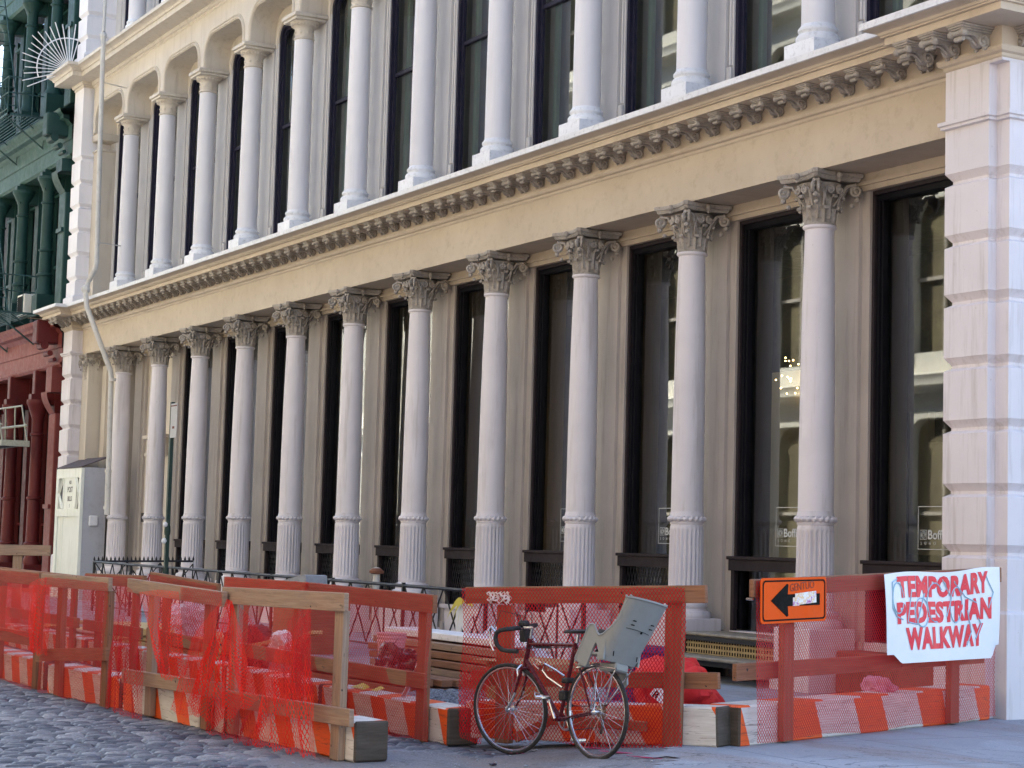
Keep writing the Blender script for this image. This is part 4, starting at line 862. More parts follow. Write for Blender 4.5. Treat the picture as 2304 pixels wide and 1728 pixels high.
# nearest, with torn netting
NE = barricade((1.36, -7.16), (3.46, -7.0), .0, 'nearest grey weathered barricade hung with torn bright red netting',
    [('top_rail', -.06, 1.15, 2.06, 1.175, .14, -1, WOODW), ('middle_rail', -.02, .31, 2.2, .335, .13, -1, WOODW)],
    [(1.90, .0, 1.11, .135, WOODW), (.10, .02, 1.11, .12, WOODW)], wm=WOODW)
barricade((-.95, -7.35), (.83, -7.25), .0, 'leaning weathered barricade with netting slipping off its left end',
    [('top_rail', .26, 1.17, 2.42, 1.12, .125, -1, WOODW), ('middle_rail', .22, .34, 2.42, .375, .125, -1, WOODW)],
    [(.76, .02, 1.1, .13, WOODW), (2.02, .02, 1.08, .13, None)], [(1.55, 2.42, 1.20, 1.185, .75, FN, NETF, 21)], wm=WOODN)
barricade((-2.95, -7.5), (-1.07, -7.36), .0, 'square barricade wrapped in red netting beside the cobbles',
    [('top_rail', -.03, 1.15, 1.80, 1.16, .13, -1, WOODW), ('middle_rail', -.10, .38, 1.80, .51, .125, -1, None)],
    [(.42, .0, 1.10, .13, WOODN), (1.66, .0, 1.1, .13, None)], [(.10, 1.80, 1.19, 1.18, .03, FN, NETF, 31), (-.1, .45, 1.1, 1.12, .42, -.16, NETD, 33)])
barricade((-7.5, -7.5), (-3.4, -7.44), .0, 'barricade with orange netting at the far left of the front row',
    [('top_rail', -.2, 1.14, 4.22, 1.15, .14, -1, None), ('middle_rail', -.2, .48, 4.18, .52, .14, -1, None)],
    [(4.05, .0, 1.1, .14, None), (2.6, .02, 1.1, .12, None), (.6, .02, 1.1, .12, None)], [(-.3, 4.1, 1.02, 1.05, .55, -.14, NETD, 41), (-.3, 4.25, 1.21, 1.21, .02, FN, NETF, 42)])
# back row
IR = [(.1, 2.6, 'back-row barricade beside the front bicycle wheel with red net over its rails', [('top_rail', -.3, 1.16, 2.40, 1.135, .15, -1, None), ('middle_rail', -.2, .50, 2.28, .50, .125, -1, None)], [(.52, 0, 1.1, .13, None), (2.12, 0, 1.1, .145, None)], [(-.2, 2.42, 1.245, 1.215, .02, FN, NETF, 51)]),
      (-2.35, .05, 'back-row barricade seen through the tangled net', [('top_rail', .1, 1.16, 2.35, 1.165, .14, -1, None), ('middle_rail', .1, .52, 2.3, .5, .13, -1, None)], [(.5, 0, 1.1, .13, None), (1.9, 0, 1.1, .13, None)], [(.15, 2.3, 1.235, 1.24, .03, FN, NETD, 52)]),
      (-4.75, -2.4, 'back-row barricade whose top rail slopes down to the right', [('top_rail', .15, 1.15, 2.3, 1.08, .14, -1, None), ('middle_rail', .1, .52, 2.3, .48, .13, -1, None)], [(.55, 0, 1.08, .13, None), (1.9, 0, 1.04, .13, None)], [(.1, 2.3, 1.2, 1.13, .02, FN, NETF, 53)]),
      (-7.2, -4.8, 'back-row barricade in front of the yellow planks', [('top_rail', .1, 1.07, 2.35, 1.10, .14, -1, None), ('middle_rail', .1, .5, 2.3, .5, .13, -1, None)], [(.5, 0, 1.02, .13, None), (1.9, 0, 1.04, .13, None)], [(.1, 2.3, 1.13, 1.15, .02, FN, NETF, 54)]),
      (-11.8, -7.4, 'longest back-row barricade at the far left', [('top_rail', .1, 1.05, 4.5, 1.03, .14, -1, None), ('middle_rail', .1, .5, 4.4, .5, .13, -1, None)], [(.5, 0, 1.0, .13, None), (2.4, 0, 1.0, .13, None), (4.0, 0, 1.0, .13, None)], [(.1, 4.4, 1.1, 1.09, .02, FN, NETF, 55)])]
for a, b, lb, rl, ps, nt in IR: barricade((a, -5.80), (b, -5.79), .0, lb, rl, ps, nt)
barricade((-13.6, -6.9), (-12.4, -4.9), .0, 'distant barricade turned across the walkway in front of the red shop', [('top_rail', -.8, 1.33, 2.4, 1.36, .16, -1, WOODW)], [(1.9, 0, 1.3, .14, WOODW), (-.3, 0, 1.3, .14, WOODW)], [(-.7, 2.3, .95, .95, .02, FN, NETD, 61)], wm=WOODW)

# ---- torn hanging nets
def drape_net(name, top, bot, nu, nv, fold, amp, mat, label, seed, wsc=1.5, sag=0.0):
    """sheet between a top and a bottom polyline with hanging folds"""
    r_ = random.Random(seed); ph = [r_.uniform(0, 6) for _ in range(6)]
    def pl(P, u):
        k = u*(len(P)-1); i = min(int(k), len(P)-2); return Vector(P[i]).lerp(Vector(P[i+1]), k-i)
    def fn(u, v):
        a, b = pl(bot, u), pl(top, u); p = a.lerp(b, v); q = (1-v)**.5*(.3+.7*v*2 if v < .5 else 1)
        off = amp*(sin(fold*u*2*pi+ph[0]+2.5*v)+.5*sin(fold*2.3*u*2*pi+ph[1]-2*v))*(.25+.75*sin(pi*min(1, v+.15)))
        return (p.x+off*.35, p.y-abs(off)*.8, p.z-sag*sin(pi*u)*v+amp*.4*sin(fold*u*9+ph[2])*(1-v))
    LT = sum((Vector(bot[i+1])-Vector(bot[i])).length for i in range(len(bot)-1)); H = (Vector(top[0])-Vector(bot[0])).length
    o = net_mesh(fn, nu, nv, LT*wsc, H, mat).obj(name, mat); return tag(o, label, 'netting', 'torn netting')
drape_net('torn_netting', [(1.62, -7.33, 1.13), (1.72, -7.33, 1.12), (1.75, -7.33, 1.08)], [(1.0, -7.42, .22), (1.6, -7.40, .10), (2.35, -7.30, .36)], 60, 30, 4, .05, NETD, 'bright red net gathered to a point on the nearest weathered rail', 1, 1.3)
drape_net('torn_netting', [(1.0, -7.40, .78), (1.25, -7.40, .92), (1.58, -7.37, 1.12)], [(.62, -7.42, .14), (1.0, -7.44, .12), (1.35, -7.42, .16)], 40, 24, 2, .03, NETD, 'red net hanging down over the white timber stub', 2)
drape_net('torn_netting', [(1.78, -7.3, 1.10), (2.3, -7.26, .86), (2.75, -7.25, .92), (3.1, -7.24, 1.1)], [(1.95, -7.30, .42), (2.4, -7.28, .36), (2.9, -7.27, .40), (3.3, -7.25, .50)], 50, 20, 3, .03, NETF, 'sagging red net between the rails of the nearest barricade', 3, 1.1)
drape_net('torn_netting', [(2.35, -7.28, .52), (2.6, -7.28, .80), (3.12, -7.24, .94)], [(2.35, -7.34, .02), (2.9, -7.28, .03), (3.35, -7.24, .02)], 50, 24, 3, .045, NETD, 'red net bunched over the lower rail down to the cobbles', 4)
drape_net('torn_netting', [(2.72, -7.26, 1.0), (2.95, -7.25, 1.09), (3.12, -7.24, 1.12)], [(2.75, -7.27, .45), (2.95, -7.26, .5), (3.2, -7.25, .45)], 24, 24, 2, .02, NETF, 'narrow strip of red net beside the grey post', 5)
drape_net('torn_netting', [(1.5, -7.34, .40), (2.2, -7.30, .36), (2.5, -7.28, .36)], [(1.45, -7.38, .03), (2.0, -7.36, .02), (2.45, -7.34, .0)], 40, 16, 3, .04, NETF, 'loose red net trailing over the nearest beam', 6)
drape_net('torn_netting', [(-.75, -7.50, 1.16), (-.45, -7.50, 1.16), (-.1, -7.48, 1.05)], [(-.85, -7.52, .05), (-.4, -7.52, .0), (.15, -7.5, -.0)], 40, 24, 3, .04, NETF, 'red net slipping from the left end of the leaning barricade', 7)
drape_net('torn_netting', [(-.2, -7.48, 1.12), (.3, -7.47, 1.16), (.8, -7.46, 1.16)], [(.45, -7.46, .42), (.62, -7.46, .40), (1.0, -7.44, .45)], 40, 20, 3, .03, NETD, 'red net stretched diagonally below the leaning top rail', 8)
drape_net('torn_netting', [(-3.35, -7.62, 1.10), (-3.0, -7.62, 1.16), (-2.75, -7.6, 1.18)], [(-3.0, -7.66, .45), (-2.9, -7.66, .40), (-2.75, -7.64, .4)], 24, 20, 2, .03, NETD, 'flap of orange-red net between the two left barricades', 9)
drape_net('torn_netting', [(2.62, -5.66, .60), (2.75, -5.6, .62), (2.9, -5.55, .66)], [(2.75, -5.75, .10), (2.85, -5.72, .06), (2.95, -5.65, .05)], 20, 16, 1, .015, NETF, 'dark red net closing the gap behind the front wheel', 10)

# ================================================================== signs
SG = thing('arrow_sign', 'orange rectangular sign with a black arrow pointing left and stickers on it', 'sign', (4.6, -4.3, 0), radians(109.5))
CX = Matrix.Translation((.43, -.16, 1.27)) @ Matrix.Rotation(radians(-1.0), 4, 'Y')
def rrect(w, h, r, n=5):
    p = []
    for cx_, cz_, a0 in ((w/2-r, h/2-r, 0), (-w/2+r, h/2-r, 90), (-w/2+r, -h/2+r, 180), (w/2-r, -h/2+r, 270)):
        for i in range(n+1): a = radians(a0+90*i/n); p.append((cx_+r*cos(a), cz_+r*sin(a)))
    return p
m = MB(); m.prism(rrect(.92, .345, .03), 0, .008, M=CX); m.obj('panel', ORANGE_SIGN, SG)
m = MB(); O_ = rrect(.885, .31, .035); I_ = rrect(.855, .285, .028); n = len(O_)
m.add([(x, -.003, z) for x, z in O_]+[(x, -.003, z) for x, z in I_], [[i, (i+1) % n, n+(i+1) % n, n+i][::-1] for i in range(n)], M=CX)
m.obj('border', SIGNBLACK, SG)
m = MB(); m.prism([(-.33, 0), (-.11, .125), (-.09, .12), (-.10, .045), (.36, .045), (.36, -.045), (-.10, -.045), (-.09, -.12), (-.11, -.125)][::-1], -.004, -.001, M=CX); m.obj('arrow', SIGNBLACK, SG)
tv, tf, tw = text_mb("GENTUO", .085, .001, .0)
m = MB(); m.add(tv, tf, M=CX @ Matrix.Translation((-.07, -.004, .065)) @ Matrix.Rotation(radians(-4), 4, 'Y')); m.obj('graffiti', painted('dark_red_marker', (.25, .03, .01), (.3, .04, .01), bump=0), SG, 0)
STK = NT('sticker_print'); STK.base(STK.ramp(STK.noise(STK.coord('Object'), 22, 3, .6), [(.40, (.80, .78, .78)), (.50, (.75, .45, .15)), (.56, (.80, .78, .78)), (.66, (.45, .08, .30))]))
m = MB(); m.box((.0, -.009, -.04), (.30, -.006, .05), M=CX @ Matrix.Rotation(radians(-3), 4, 'Y')); m.box((-.03, -.007, -.045), (.06, -.0045, .02), M=CX); m.obj('sticker', STK.m, SG)
m = MB(); m.tube([(.1, .0, 1.27), (.1, .06, 1.27)], .01, 5); m.obj('bolt', CHROME, SG)

BN = thing('walkway_banner', 'white banner with bold red words hung on the rail by the corner pier', 'banner', (4.6, -4.3, 0), radians(109.5))
def bfn(u, v):
    x0, x1 = 1.74+.07*(1-v), 3.80+.02*(1-v); zt = 1.475+.075*u+.012*sin(u*9); zb = .74+.0*u
    x = x0+(x1-x0)*u; z = zb+(zt-zb)*v
    cr = max(0, .11-u)*max(0, .10-v)*12; z += cr
    cr2 = max(0, u-.94)*max(0, .14-v)*22; z += cr2
    return (x, -.165-.012*sin(u*7+v*3)*(.3+v)-.018*sin(u*3.1+1)-.05*max(0, u-.9)*6*(v)-.03*max(0, .15-v)*(1 if u < .2 else 0), z)
m = MB(); m.grid(bfn, 60, 30); BCL = NT('banner_vinyl'); BCL.base(BCL.ramp(BCL.noise(BCL.coord('UV'), 4, 4), [(.3, (.74, .76, .80)), (.7, (.80, .80, .83))])); BCL.rough(.45); m.obj('sheet', BCL.m, BN, 60)
def on_banner(u, z_rel): pass
LETM = painted('banner_red_ink', (.74, .008, .035), (.80, .015, .045), rough=.4, dirt_amt=0, speck=False, bump=0)
m = MB()
for wd, uc, vc, hh, wfrac in (("TEMPORARY", .50, .775, .185, .80), ("PEDESTRIAN", .505, .49, .185, .84), ("WALKWAY", .50, .20, .19, .70)):
    tv, tf, tw = text_mb(wd, .30, 0, .016, 1, 1.08); zs_ = [v[2] for v in tv]; z0_, z1_ = min(zs_), max(zs_); x0_ = min(v[0] for v in tv); x1_ = max(v[0] for v in tv)
    vs = []
    for v in tv:
        u = uc-wfrac/2+wfrac*(v[0]-x0_)/(x1_-x0_); vv = vc+(hh/.76)*((v[2]-z0_)/(z1_-z0_)) - .0
        p = bfn(u, vv-.06); vs.append((p[0], p[1]-.004, p[2]))
    m.add(vs, tf)
m.obj('red_lettering', LETM, BN, 0)
m = MB(); r_ = random.Random(4)
def scrib(pts, w=.006):
    q = [];
    for i in range(len(pts)-1):
        for k in range(6): t = k/6; a, b = pts[i], pts[i+1]; q.append((a[0]+(b[0]-a[0])*t, a[1]+(b[1]-a[1])*t))
    q.append(pts[-1]); m.tube([(lambda p: (p[0], p[1]-.004, p[2]))(bfn(u, v)) for u, v in q], w, 4)
circ = lambda cx_, cz_, rx, rz, a0=0, a1=360: [(cx_+rx*cos(radians(a)), cz_+rz*sin(radians(a))) for a in range(a0, a1, 20)]
scrib([(.10, .93), (.06, .90), (.05, .62), (.08, .52), (.13, .48)]); scrib(circ(.10, .72, .045, .17)); scrib([(.22, .80), (.17, .45), (.25, .42), (.33, .76)]); scrib(circ(.42, .66, .07, .22, 40, 300)); scrib([(.48, .92), (.56, .70), (.52, .50)]); scrib([(.58, .88), (.68, .70), (.78, .62)]); scrib(circ(.60, .62, .05, .2)); scrib([(.88, .90), (.94, .72), (.90, .55)]); scrib([(.70, .55), (.74, .30), (.70, .16)], .007); scrib([(.80, .45), (.83, .38), (.78, .22)]); scrib(circ(.30, .55, .06, .16))
m.obj('blue_graffiti', painted('pale_blue_spray', (.30, .50, .62), (.42, .60, .70), bump=0), BN, 0)

# ---- street sign post behind the railing
PL_ = thing('sign_post', 'thin dark green pole with a small white parking sign, far left among the columns', 'sign post', (-13.9, -2.5, .1))
m = MB(); m.box((-.035, -.03, 0), (.035, .03, 3.75)); m.lathe([(.05, .8), (.055, .9), (.05, 1.0)], 8); m.lathe([(.05, 1.55), (.055, 1.6), (.05, 1.7)], 8); m.obj('pole', GREENSTEEL, PL_)
m = MB(); m.box((.04, -.04, 3.15), (.34, -.03, 3.72), bev=.003); m.obj('sign_plate', GREYWALL, PL_)
m = MB(); m.box((.05, -.044, 3.67), (.33, -.0405, 3.69)); m.box((.14, -.044, 3.30), (.24, -.0405, 3.34)); m.obj('sign_stripe', REDP, PL_)
m = MB(); m.ball((.02, -.05, 1.72), .045, 8); m.ball((.0, -.05, 1.45), .05, 8); m.obj('tape_knot', WHITEPL, PL_)
SPM = MB(); SPM.lathe([(.05, 0), (.05, .8), (.06, .82), (.06, .86), (.055, .88), (.05, .98), (.10, 1.0), (.105, 1.03), (.06, 1.07), (.0, 1.09)], 12)
o = SPM.obj('standpipe', PIPE); o.location = (-9.9, -.55, .16); tag(o, 'short pale standpipe with a rusty mushroom cap between two columns', 'standpipe')
m = MB(); m.lathe([(.056, 0), (.11, .015), (.112, .05), (.06, .09), (0, .10)], 12); c_ = m.obj('cap', RUST, o); c_.location = (0, 0, .98)
# ================================================================== building-site clutter
def planks(base, rows, label, mat, grp='lumber piles', rz=0.0):
    t = thing('lumber_pile', label, 'lumber', base, rz, grp)
    for x0, x1, y0, y1, z0, z1 in rows:
        m = MB(); jy = random.uniform(-.03, .03); m.box((x0, y0+jy, z0+.006), (x1, y1+jy-.01, z1-.008), bev=.004); o = m.obj('plank', mat if random.random() < .75 else WOODW, t); o.rotation_euler = (0, 0, random.uniform(-.012, .012))
    return t
rows = []
for j in range(3):
    for i in range(4): rows.append((-1.0-.15*random.random(), 1.55+.25*random.random(), -.5+.15*i, -.37+.15*i, .05+.085*j, .13+.085*j))
planks((-2.0, -4.15, .0), rows, 'low stack of lumber under the bucket', WOODN)
rows = [(-1.2-.2*random.random(), 1.45+.25*random.random(), -.25+.15*i, -.12+.15*i, .06+.088*j, .145+.088*j) for j in range(6) for i in range(3)]
planks((-2.0, -3.45, .0), rows, 'tall stack of lumber with a white plank on top beside the railing', WOODN)
MB_ = MB(); MB_.box((-1.2, -.3, .0), (1.55, .1, .075), bev=.008); o = MB_.obj('pale_plank', LEDGE); o.location = (-2.0, -3.3, .600); tag(o, 'wide whitewashed plank lying on the tall lumber stack', 'plank')
rows = [(-2.3-.3*random.random(), 1.6+.3*random.random(), -.45+.16*i, -.31+.16*i, .05+.09*j, .135+.09*j) for j in range(4) for i in range(5)]
planks((-7.6, -4.3, .0), rows, 'stack of bright yellow planks behind the wrapped barricade', WOODY)
rows = [(-2.0, 1.5, -.3+.2*i, -.12+.2*i, .04+.05*j, .085+.05*j) for j in range(3) for i in range(3)]
planks((-11.0, -4.2, .0), rows, 'loose yellow boards at the far left of the enclosure', WOODY, rz=.05)
m = MB()
for i, (x, y, z, L_) in enumerate(((0, 0, .04, 1.5), (.1, .22, .04, 1.2), (.05, .1, .12, 1.3))): m.box((x-L_/2, y-.09, z), (x+L_/2, y+.09, z+.075), bev=.006)
o = m.obj('block_stack', WOODEND); o.location = (-.35, -4.1, 0); tag(o, 'dark squared timbers at the right end of the lumber stacks', 'timbers')
# bucket with three ribs and a handle
BK = thing('bucket', 'white plastic bucket standing on the lumber stack, painted with the tint of the net in front', 'bucket', (-1.55, -4.3, .315))
m = MB(); m.lathe([(.125, 0), (.13, .005), (.143, .28), (.152, .285), (.152, .30), (.146, .305), (.147, .32), (.156, .325), (.156, .338), (.149, .343), (.150, .358), (.158, .362), (.158, .378), (.150, .38), (.146, .37), (.130, .02), (.0, .015)], 28, cap=False); m.obj('pail', painted('net_tinted_white_plastic', (.62, .30, .32), (.70, .36, .38), bump=0), BK)  # red cast of the net in front is put into the white plastic colour
m = MB(); m.tube([(.155*cos(a*pi/10), -.155*sin(a*pi/10)*.55, .33-.13*sin(a*pi/10)) for a in range(11)], .005, 5); m.obj('handle', CHROME, BK)
from mathutils import noise as _mn
def crumpled(name, c, r, sq, mat, label, cat, seed, rough=.28, n=28, grp=None):
    m = MB(); n = 64; sd = Vector((seed*3.1, seed*1.7, seed*.9))
    def fn(u, v):
        a = u*2*pi; t = v*pi; d = Vector((sin(t)*cos(a), sin(t)*sin(a), -cos(t)))
        lo = _mn.noise(d*1.3+sd)*.45; q = d*2.6+sd; q = q+Vector((_mn.noise(q*1.4), _mn.noise(q*1.4+sd), 0))*.9
        hi = (1-abs(_mn.noise(q)*2))*.5+(1-abs(_mn.noise(q*2.3)*2))*.28+(1-abs(_mn.noise(q*4.9)*2))*.12
        k = r*(1+lo+rough*(hi-.55)*1.3); z = k*sq[2]*d.z+r*sq[2]*.62
        if z < .0: z = 0; k *= 1.08
        return (k*sq[0]*d.x, k*sq[1]*d.y, z)
    m.grid(fn, n, n//2); o = m.obj(name, mat, None, 40); o.location = c; return tag(o, label, cat, grp)
crumpled('plastic_sheet', (-.95, -4.5, .22), .25, (1.5, .5, .9), BLACKPL, 'glossy black plastic sheet slumped over the lumber ends', 'plastic sheet', 3, .5)
CLEARP = painted('cloudy_plastic', (.50, .44, .50), (.72, .70, .74), rough=.2, bump=.3, sc=6)
crumpled('rubbish_bag', (-6.6, -4.7, .3), .34, (1.25, .8, .95), CLEARP, 'shiny translucent rubbish bag left of the tangled net', 'rubbish bag', 11, .3, 34, 'rubbish bags')
crumpled('rubbish_bag', (-4.9, -4.6, .1), .32, (1.1, .8, 1.0), BLACKPL, 'dark rubbish bag seen through the gap in the torn net', 'rubbish bag', 12, .3, 34, 'rubbish bags')
crumpled('rubbish_bag', (-3.4, -4.7, .34), .2, (1.1, .8, .8), WHITEPL, 'small white crumpled bag on the lumber behind the gathered net', 'rubbish bag', 13, .25, 30, 'rubbish bags')
crumpled('rubbish_bag', (-.85, -3.1, .10), .33, (.9, .8, 1.15), WHITEPL, 'tall white crumpled sack behind the left post of the bicycle barricade', 'rubbish bag', 14, .3, 34, 'rubbish bags')
crumpled('rubbish_bag', (-1.9, -2.7, .30), .35, (1.1, .8, .75), CLEARP, 'pale bag beside the white sack against the railing', 'rubbish bag', 15, .3, 30, 'rubbish bags')
crumpled('pink_rag', (3.62, -2.15, .455), .12, (1.5, .9, .7), painted('pink_cloth', (.60, .22, .34), (.70, .36, .46), rough=.8, dirt_amt=.1), 'crumpled pink rag lying on the beam below the banner', 'rag', 16, .2, 24)
crumpled('red_tarp', (1.80, -3.0, .12), .48, (1.0, .8, .72), REDCLOTH, 'big red cloth bundle behind the right post of the bicycle barricade', 'tarp', 21, .13, 56)
m = MB(); m.box((-.07, -.006, -.055), (.07, .0, .055)); tv, tf, tw = text_mb("R", .09, .001, .003); o = m.obj('white_patch', WHITEPL, bpy.data.objects['red_tarp']); o.location = (.34, -.42, .22); o.rotation_euler = (radians(-15), radians(35), radians(40))
m = MB(); m.add(tv, tf, M=Matrix.Translation((-.05, -.008, -.05))); m.obj('letter', SIGNBLACK, o, 0)
CB = thing('cardboard_box', 'open brown cardboard box between the bicycle frame and the barricade', 'box', (1.2, -4.15, .08), radians(12))
m = MB(); m.box((-.42, -.25, 0), (.42, .25, .50), bev=.006); m.obj('box_body', CARDBOARD, CB); m = MB(); m.box((-.42, -.42, .495), (.42, -.25, .503)); m.box((-.42, .25, .495), (.42, .42, .503)); m.obj('flap', CARDBOARD, CB)
PB = thing('purple_bin', 'dark purple plastic bin behind the bicycle rear wheel', 'bin', (.95, -2.9, .12), radians(5))
m = MB(); M4 = Matrix.Rotation(pi/4, 4, 'Z'); m.lathe([(.26, 0), (.36, .52), (.39, .53), (.39, .58), (.36, .58), (.27, .03), (0, .02)], 4, M=M4, cap=False); m.obj('bin_body', PURPLE, PB, 20)
PB2 = tag(MB().box((-.45, -.3, 0), (.45, .3, .20), bev=.03).obj('purple_crate', PURPLE), 'low purple crate just behind the striped beam and rear wheel', 'crate'); PB2.location = (2.9, -4.35, .14); PB2.rotation_euler = (0, 0, radians(26))
RC = tag(MB().box((-.3, -.2, 0), (.3, .2, .38), bev=.01).obj('rusty_box', RUST), 'rust-brown metal box leaning at the right end of the lumber', 'box'); RC.location = (.35, -3.75, .02); RC.rotation_euler = (0, radians(-8), radians(20))
SB = tag(MB().prism([(-.55, 0), (.5, 0), (.47, .19), (.40, .20), (-.55, .07)], -.25, .05).obj('concrete_slab', CONC), 'grey concrete block poking up above the rail by the torn net', 'slab'); SB.location = (-6.9, -2.95, .98)
tag(MB().box((-7.5, -3.2, .1), (-6.3, -2.7, .975), bev=.02).obj('plywood_crate', WOODN), 'orange plywood crate inside the enclosure carrying the concrete block', 'crate')
# gravel heap
m = MB()
def gf(u, v):
    x = -1.6+3.6*u; y = -5.3+1.7*v; r2 = ((x-.4)/1.5)**2+((y+4.5)/.75)**2
    return (x, y, .0+.24*max(0, 1-r2)**.8+.018*random.uniform(-1, 1)*(1 if r2 < 1 else 0)-(.02 if r2 >= 1 else 0))
m.grid(gf, 110, 60); GRV = NT('grey_gravel'); GRV.base(GRV.ramp(GRV.noise(GRV.coord('Object'), 38, 4, .7), [(.35, (.05, .06, .08)), (.6, (.24, .27, .32)), (.75, (.40, .43, .48))])); GRV.rough(.9); GRV.bump(GRV.noise(GRV.coord('Object'), 60, 4), 1, .02)
tag(m.obj('gravel', GRV.m, None, 0), 'heap of grey gravel behind the gap between the beams', 'gravel', kind='stuff')
# white board and yellow leaves tied to the railing
m = MB(); m.prism([(0, 0), (.62, -.02), (.30, -.26), (.55, -.62), (.15, -.30), (.10, -.60), (0, -.62)], -.006, .006); o = m.obj('white_board', WHITEPL); o.location = (-4.35, -2.08, .93); tag(o, 'torn white sheet hanging on the black railing', 'sheet')
m = MB()
for a, L_, dz in ((200, .42, -.22), (225, .38, -.30), (250, .36, -.34), (185, .30, -.10), (340, .3, -.05)):
    def lf(u, v, a=a, L_=L_, dz=dz): w = .045*sin(pi*min(1, v*1.02))*(u-.5)*2; return (cos(radians(a))*L_*v+w*.4, -.03-.03*v, dz*v*v+.03*sin(pi*v)+w)
    m.grid(lf, 2, 8)
o = m.obj('yellow_leaves', YELLOW, None, 60); o.location = (-4.05, -2.1, .93); tag(o, 'spray of long yellow leaves caught at the top of the railing', 'leaves')
m = MB(); r_ = random.Random(9)
for i in range(60):
    a = r_.uniform(0, 6.28); s_ = r_.uniform(.006, .018); x, y = r_.uniform(-.7, 3.6), r_.uniform(-5.75, -5.4)
for x, y, s_ in ((.55, -5.62, .10), (.75, -5.66, .06), (.9, -5.6, .08)): m.add([(x-s_, y-s_*.5, .305), (x+s_, y-s_*.6, .31), (x+s_*.6, y+s_*.5, .33), (x-s_*.6, y+s_*.6, .345)], [[0, 1, 2, 3]])
tag(m.obj('dry_leaves', YELLOW, None, 0), 'few dry yellow leaves lying on top of a back-row beam', 'leaves')
m = MB()
for i in range(260):
    x, y = r_.uniform(-.6, .9), 0; x = r_.uniform(-.35, .35); y = r_.uniform(-.09, .09); s_ = r_.uniform(.008, .022); m.ball((x, y, s_*.5), s_, 5, sq=(1, .8, .7))
o = m.obj('rubble', GRV.m, None, 20); o.location = (.15, -7.22, .30); tag(o, 'small grey rubble lying on the peeling beam', 'rubble', kind='stuff')
m = MB()
for i in range(900):
    x = r_.uniform(-4, 8); y = r_.uniform(-9.3, -3.9)
    if -.5*x > 40: continue
    s_ = r_.choice((.004, .006, .008, .013)); m.ball((x, y, gz(x, y)+s_*.4), s_, 4, sq=(1, r_.uniform(.5, 1.4), .5))
tag(m.obj('grit', CONC, None, 0), 'scattered grit and crumbs on the street surface', 'grit', kind='stuff')
o = tag(MB().box((-.03, -.02, 0), (.03, .02, .012), bev=.004).obj('black_litter', BLACKPL), 'small black scrap lying in front of the bicycle', 'litter'); o.location = (3.95, -6.1, .01)
m = MB(); 
for x, y, s1, s2, a in ((4.25, -5.25, .22, .05, .4), (3.75, -5.15, .16, .03, .2), (4.75, -5.35, .2, .015, .3), (3.3, -5.6, .1, .012, .1)):
    for k in range(3): m.box((-s1/2, -s2/2, 0), (s1/2, s2/2, .002), M=Matrix.Translation((x+.05*k, y+.02*k, gz(x, y)+.007+.0025*k)) @ Matrix.Rotation(a+.1*k, 4, 'Z'))
tag(m.obj('spray_mark', painted('magenta_marking_spray', (.42, .03, .14), (.5, .06, .18), dirt=(.25, .25, .28), dirt_amt=.8, sc=6), None, 0), 'faint magenta utility marking sprayed on the ground by the bicycle', 'marking')

# ================================================================== bicycle
BSC = 1.075
BI = thing('bicycle', 'maroon drop-bar road bicycle with a grey child seat parked against the beam', 'bicycle', (3.95, -5.52, .042), 0)
BI.rotation_euler = (radians(1.0), radians(3.6), radians(-172.5)); BI.scale = (BSC, BSC, BSC)
R_ = .33
def wheel(t, M, label, cas=False):
    w = bpy.data.objects.new('wheel', None); link(w, t); w['label'] = label; w.matrix_local = M
    m = MB(); m.tube([((R_-.013)*cos(a*pi/32), 0, (R_-.013)*sin(a*pi/32)) for a in range(64)], .0145, 8, closed=True); m.obj('tyre', RUBBER, w)
    m = MB(); m.grid(lambda u, v: ((R_-.030+.010*cos(2*pi*v))*cos(2*pi*u), .010*sin(2*pi*v), (R_-.030+.010*cos(2*pi*v))*sin(2*pi*u)), 64, 6); m.obj('rim', CHROME, w, 60)
    m = MB(); rot = Matrix.Rotation(pi/2, 4, 'X'); m.lathe([(.006, -.06), (.006, -.05), (.022, -.035), (.022, -.03), (.012, -.028), (.012, .028), (.022, .03), (.022, .035), (.006, .05), (.006, .06)], 14, M=rot); m.obj('hub', CHROME, w)
    m = MB()
    for k in range(36):
        a = k*pi/18; b = a+(.55 if k % 4 < 2 else -.55); y = .032 if k % 2 else -.032; m.tube([(.021*cos(b), y, .021*sin(b)), ((R_-.036)*cos(a), 0, (R_-.036)*sin(a))], .0013, 3, cap=False)
    m.obj('spokes', CHROME, w, 0)
    if cas:
        m = MB()
        for i, r_ in enumerate((.052, .046, .040, .034, .029)): m.lathe([(r_-.006, -.036-.004*i), (r_, -.036-.004*i), (r_, -.038-.004*i), (r_-.006, -.038-.004*i)], 20, M=rot.inverted())
        m.obj('cassette', RUST, w)
    return w
wheel(BI, Matrix.Translation((-.41, 0, R_)), 'rear wheel with dark cassette', True)
HT, HB = Vector((.355, 0, .815)), Vector((.405, 0, .665)); ax = (HT-HB).normalized()
STEER = Matrix.Translation(HB) @ Matrix.Rotation(radians(18), 4, ax) @ Matrix.Translation(-HB)
wheel(BI, STEER @ Matrix.Translation((.57, 0, R_)), 'front wheel turned slightly outward')
BB_ = (0, 0, .275); ST_ = (-.175, 0, .80); RA = (-.41, 0, R_)
m = MB(); m.tube([HB-ax*.03, HT+ax*.02], .018, 10); m.tube([(-.165, 0, .785), HT-ax*.02], .0135, 10); m.tube([BB_, HB+ax*.02], .015, 10); m.tube([BB_, ST_], .0145, 10)
for y in (-1, 1):
    m.tube([(-.17, y*.012, .785), (-.41, y*.058, R_)], .008, 7); m.tube([(0-.03, y*.02, .272), (-.41, y*.058, R_)], .009, 7)
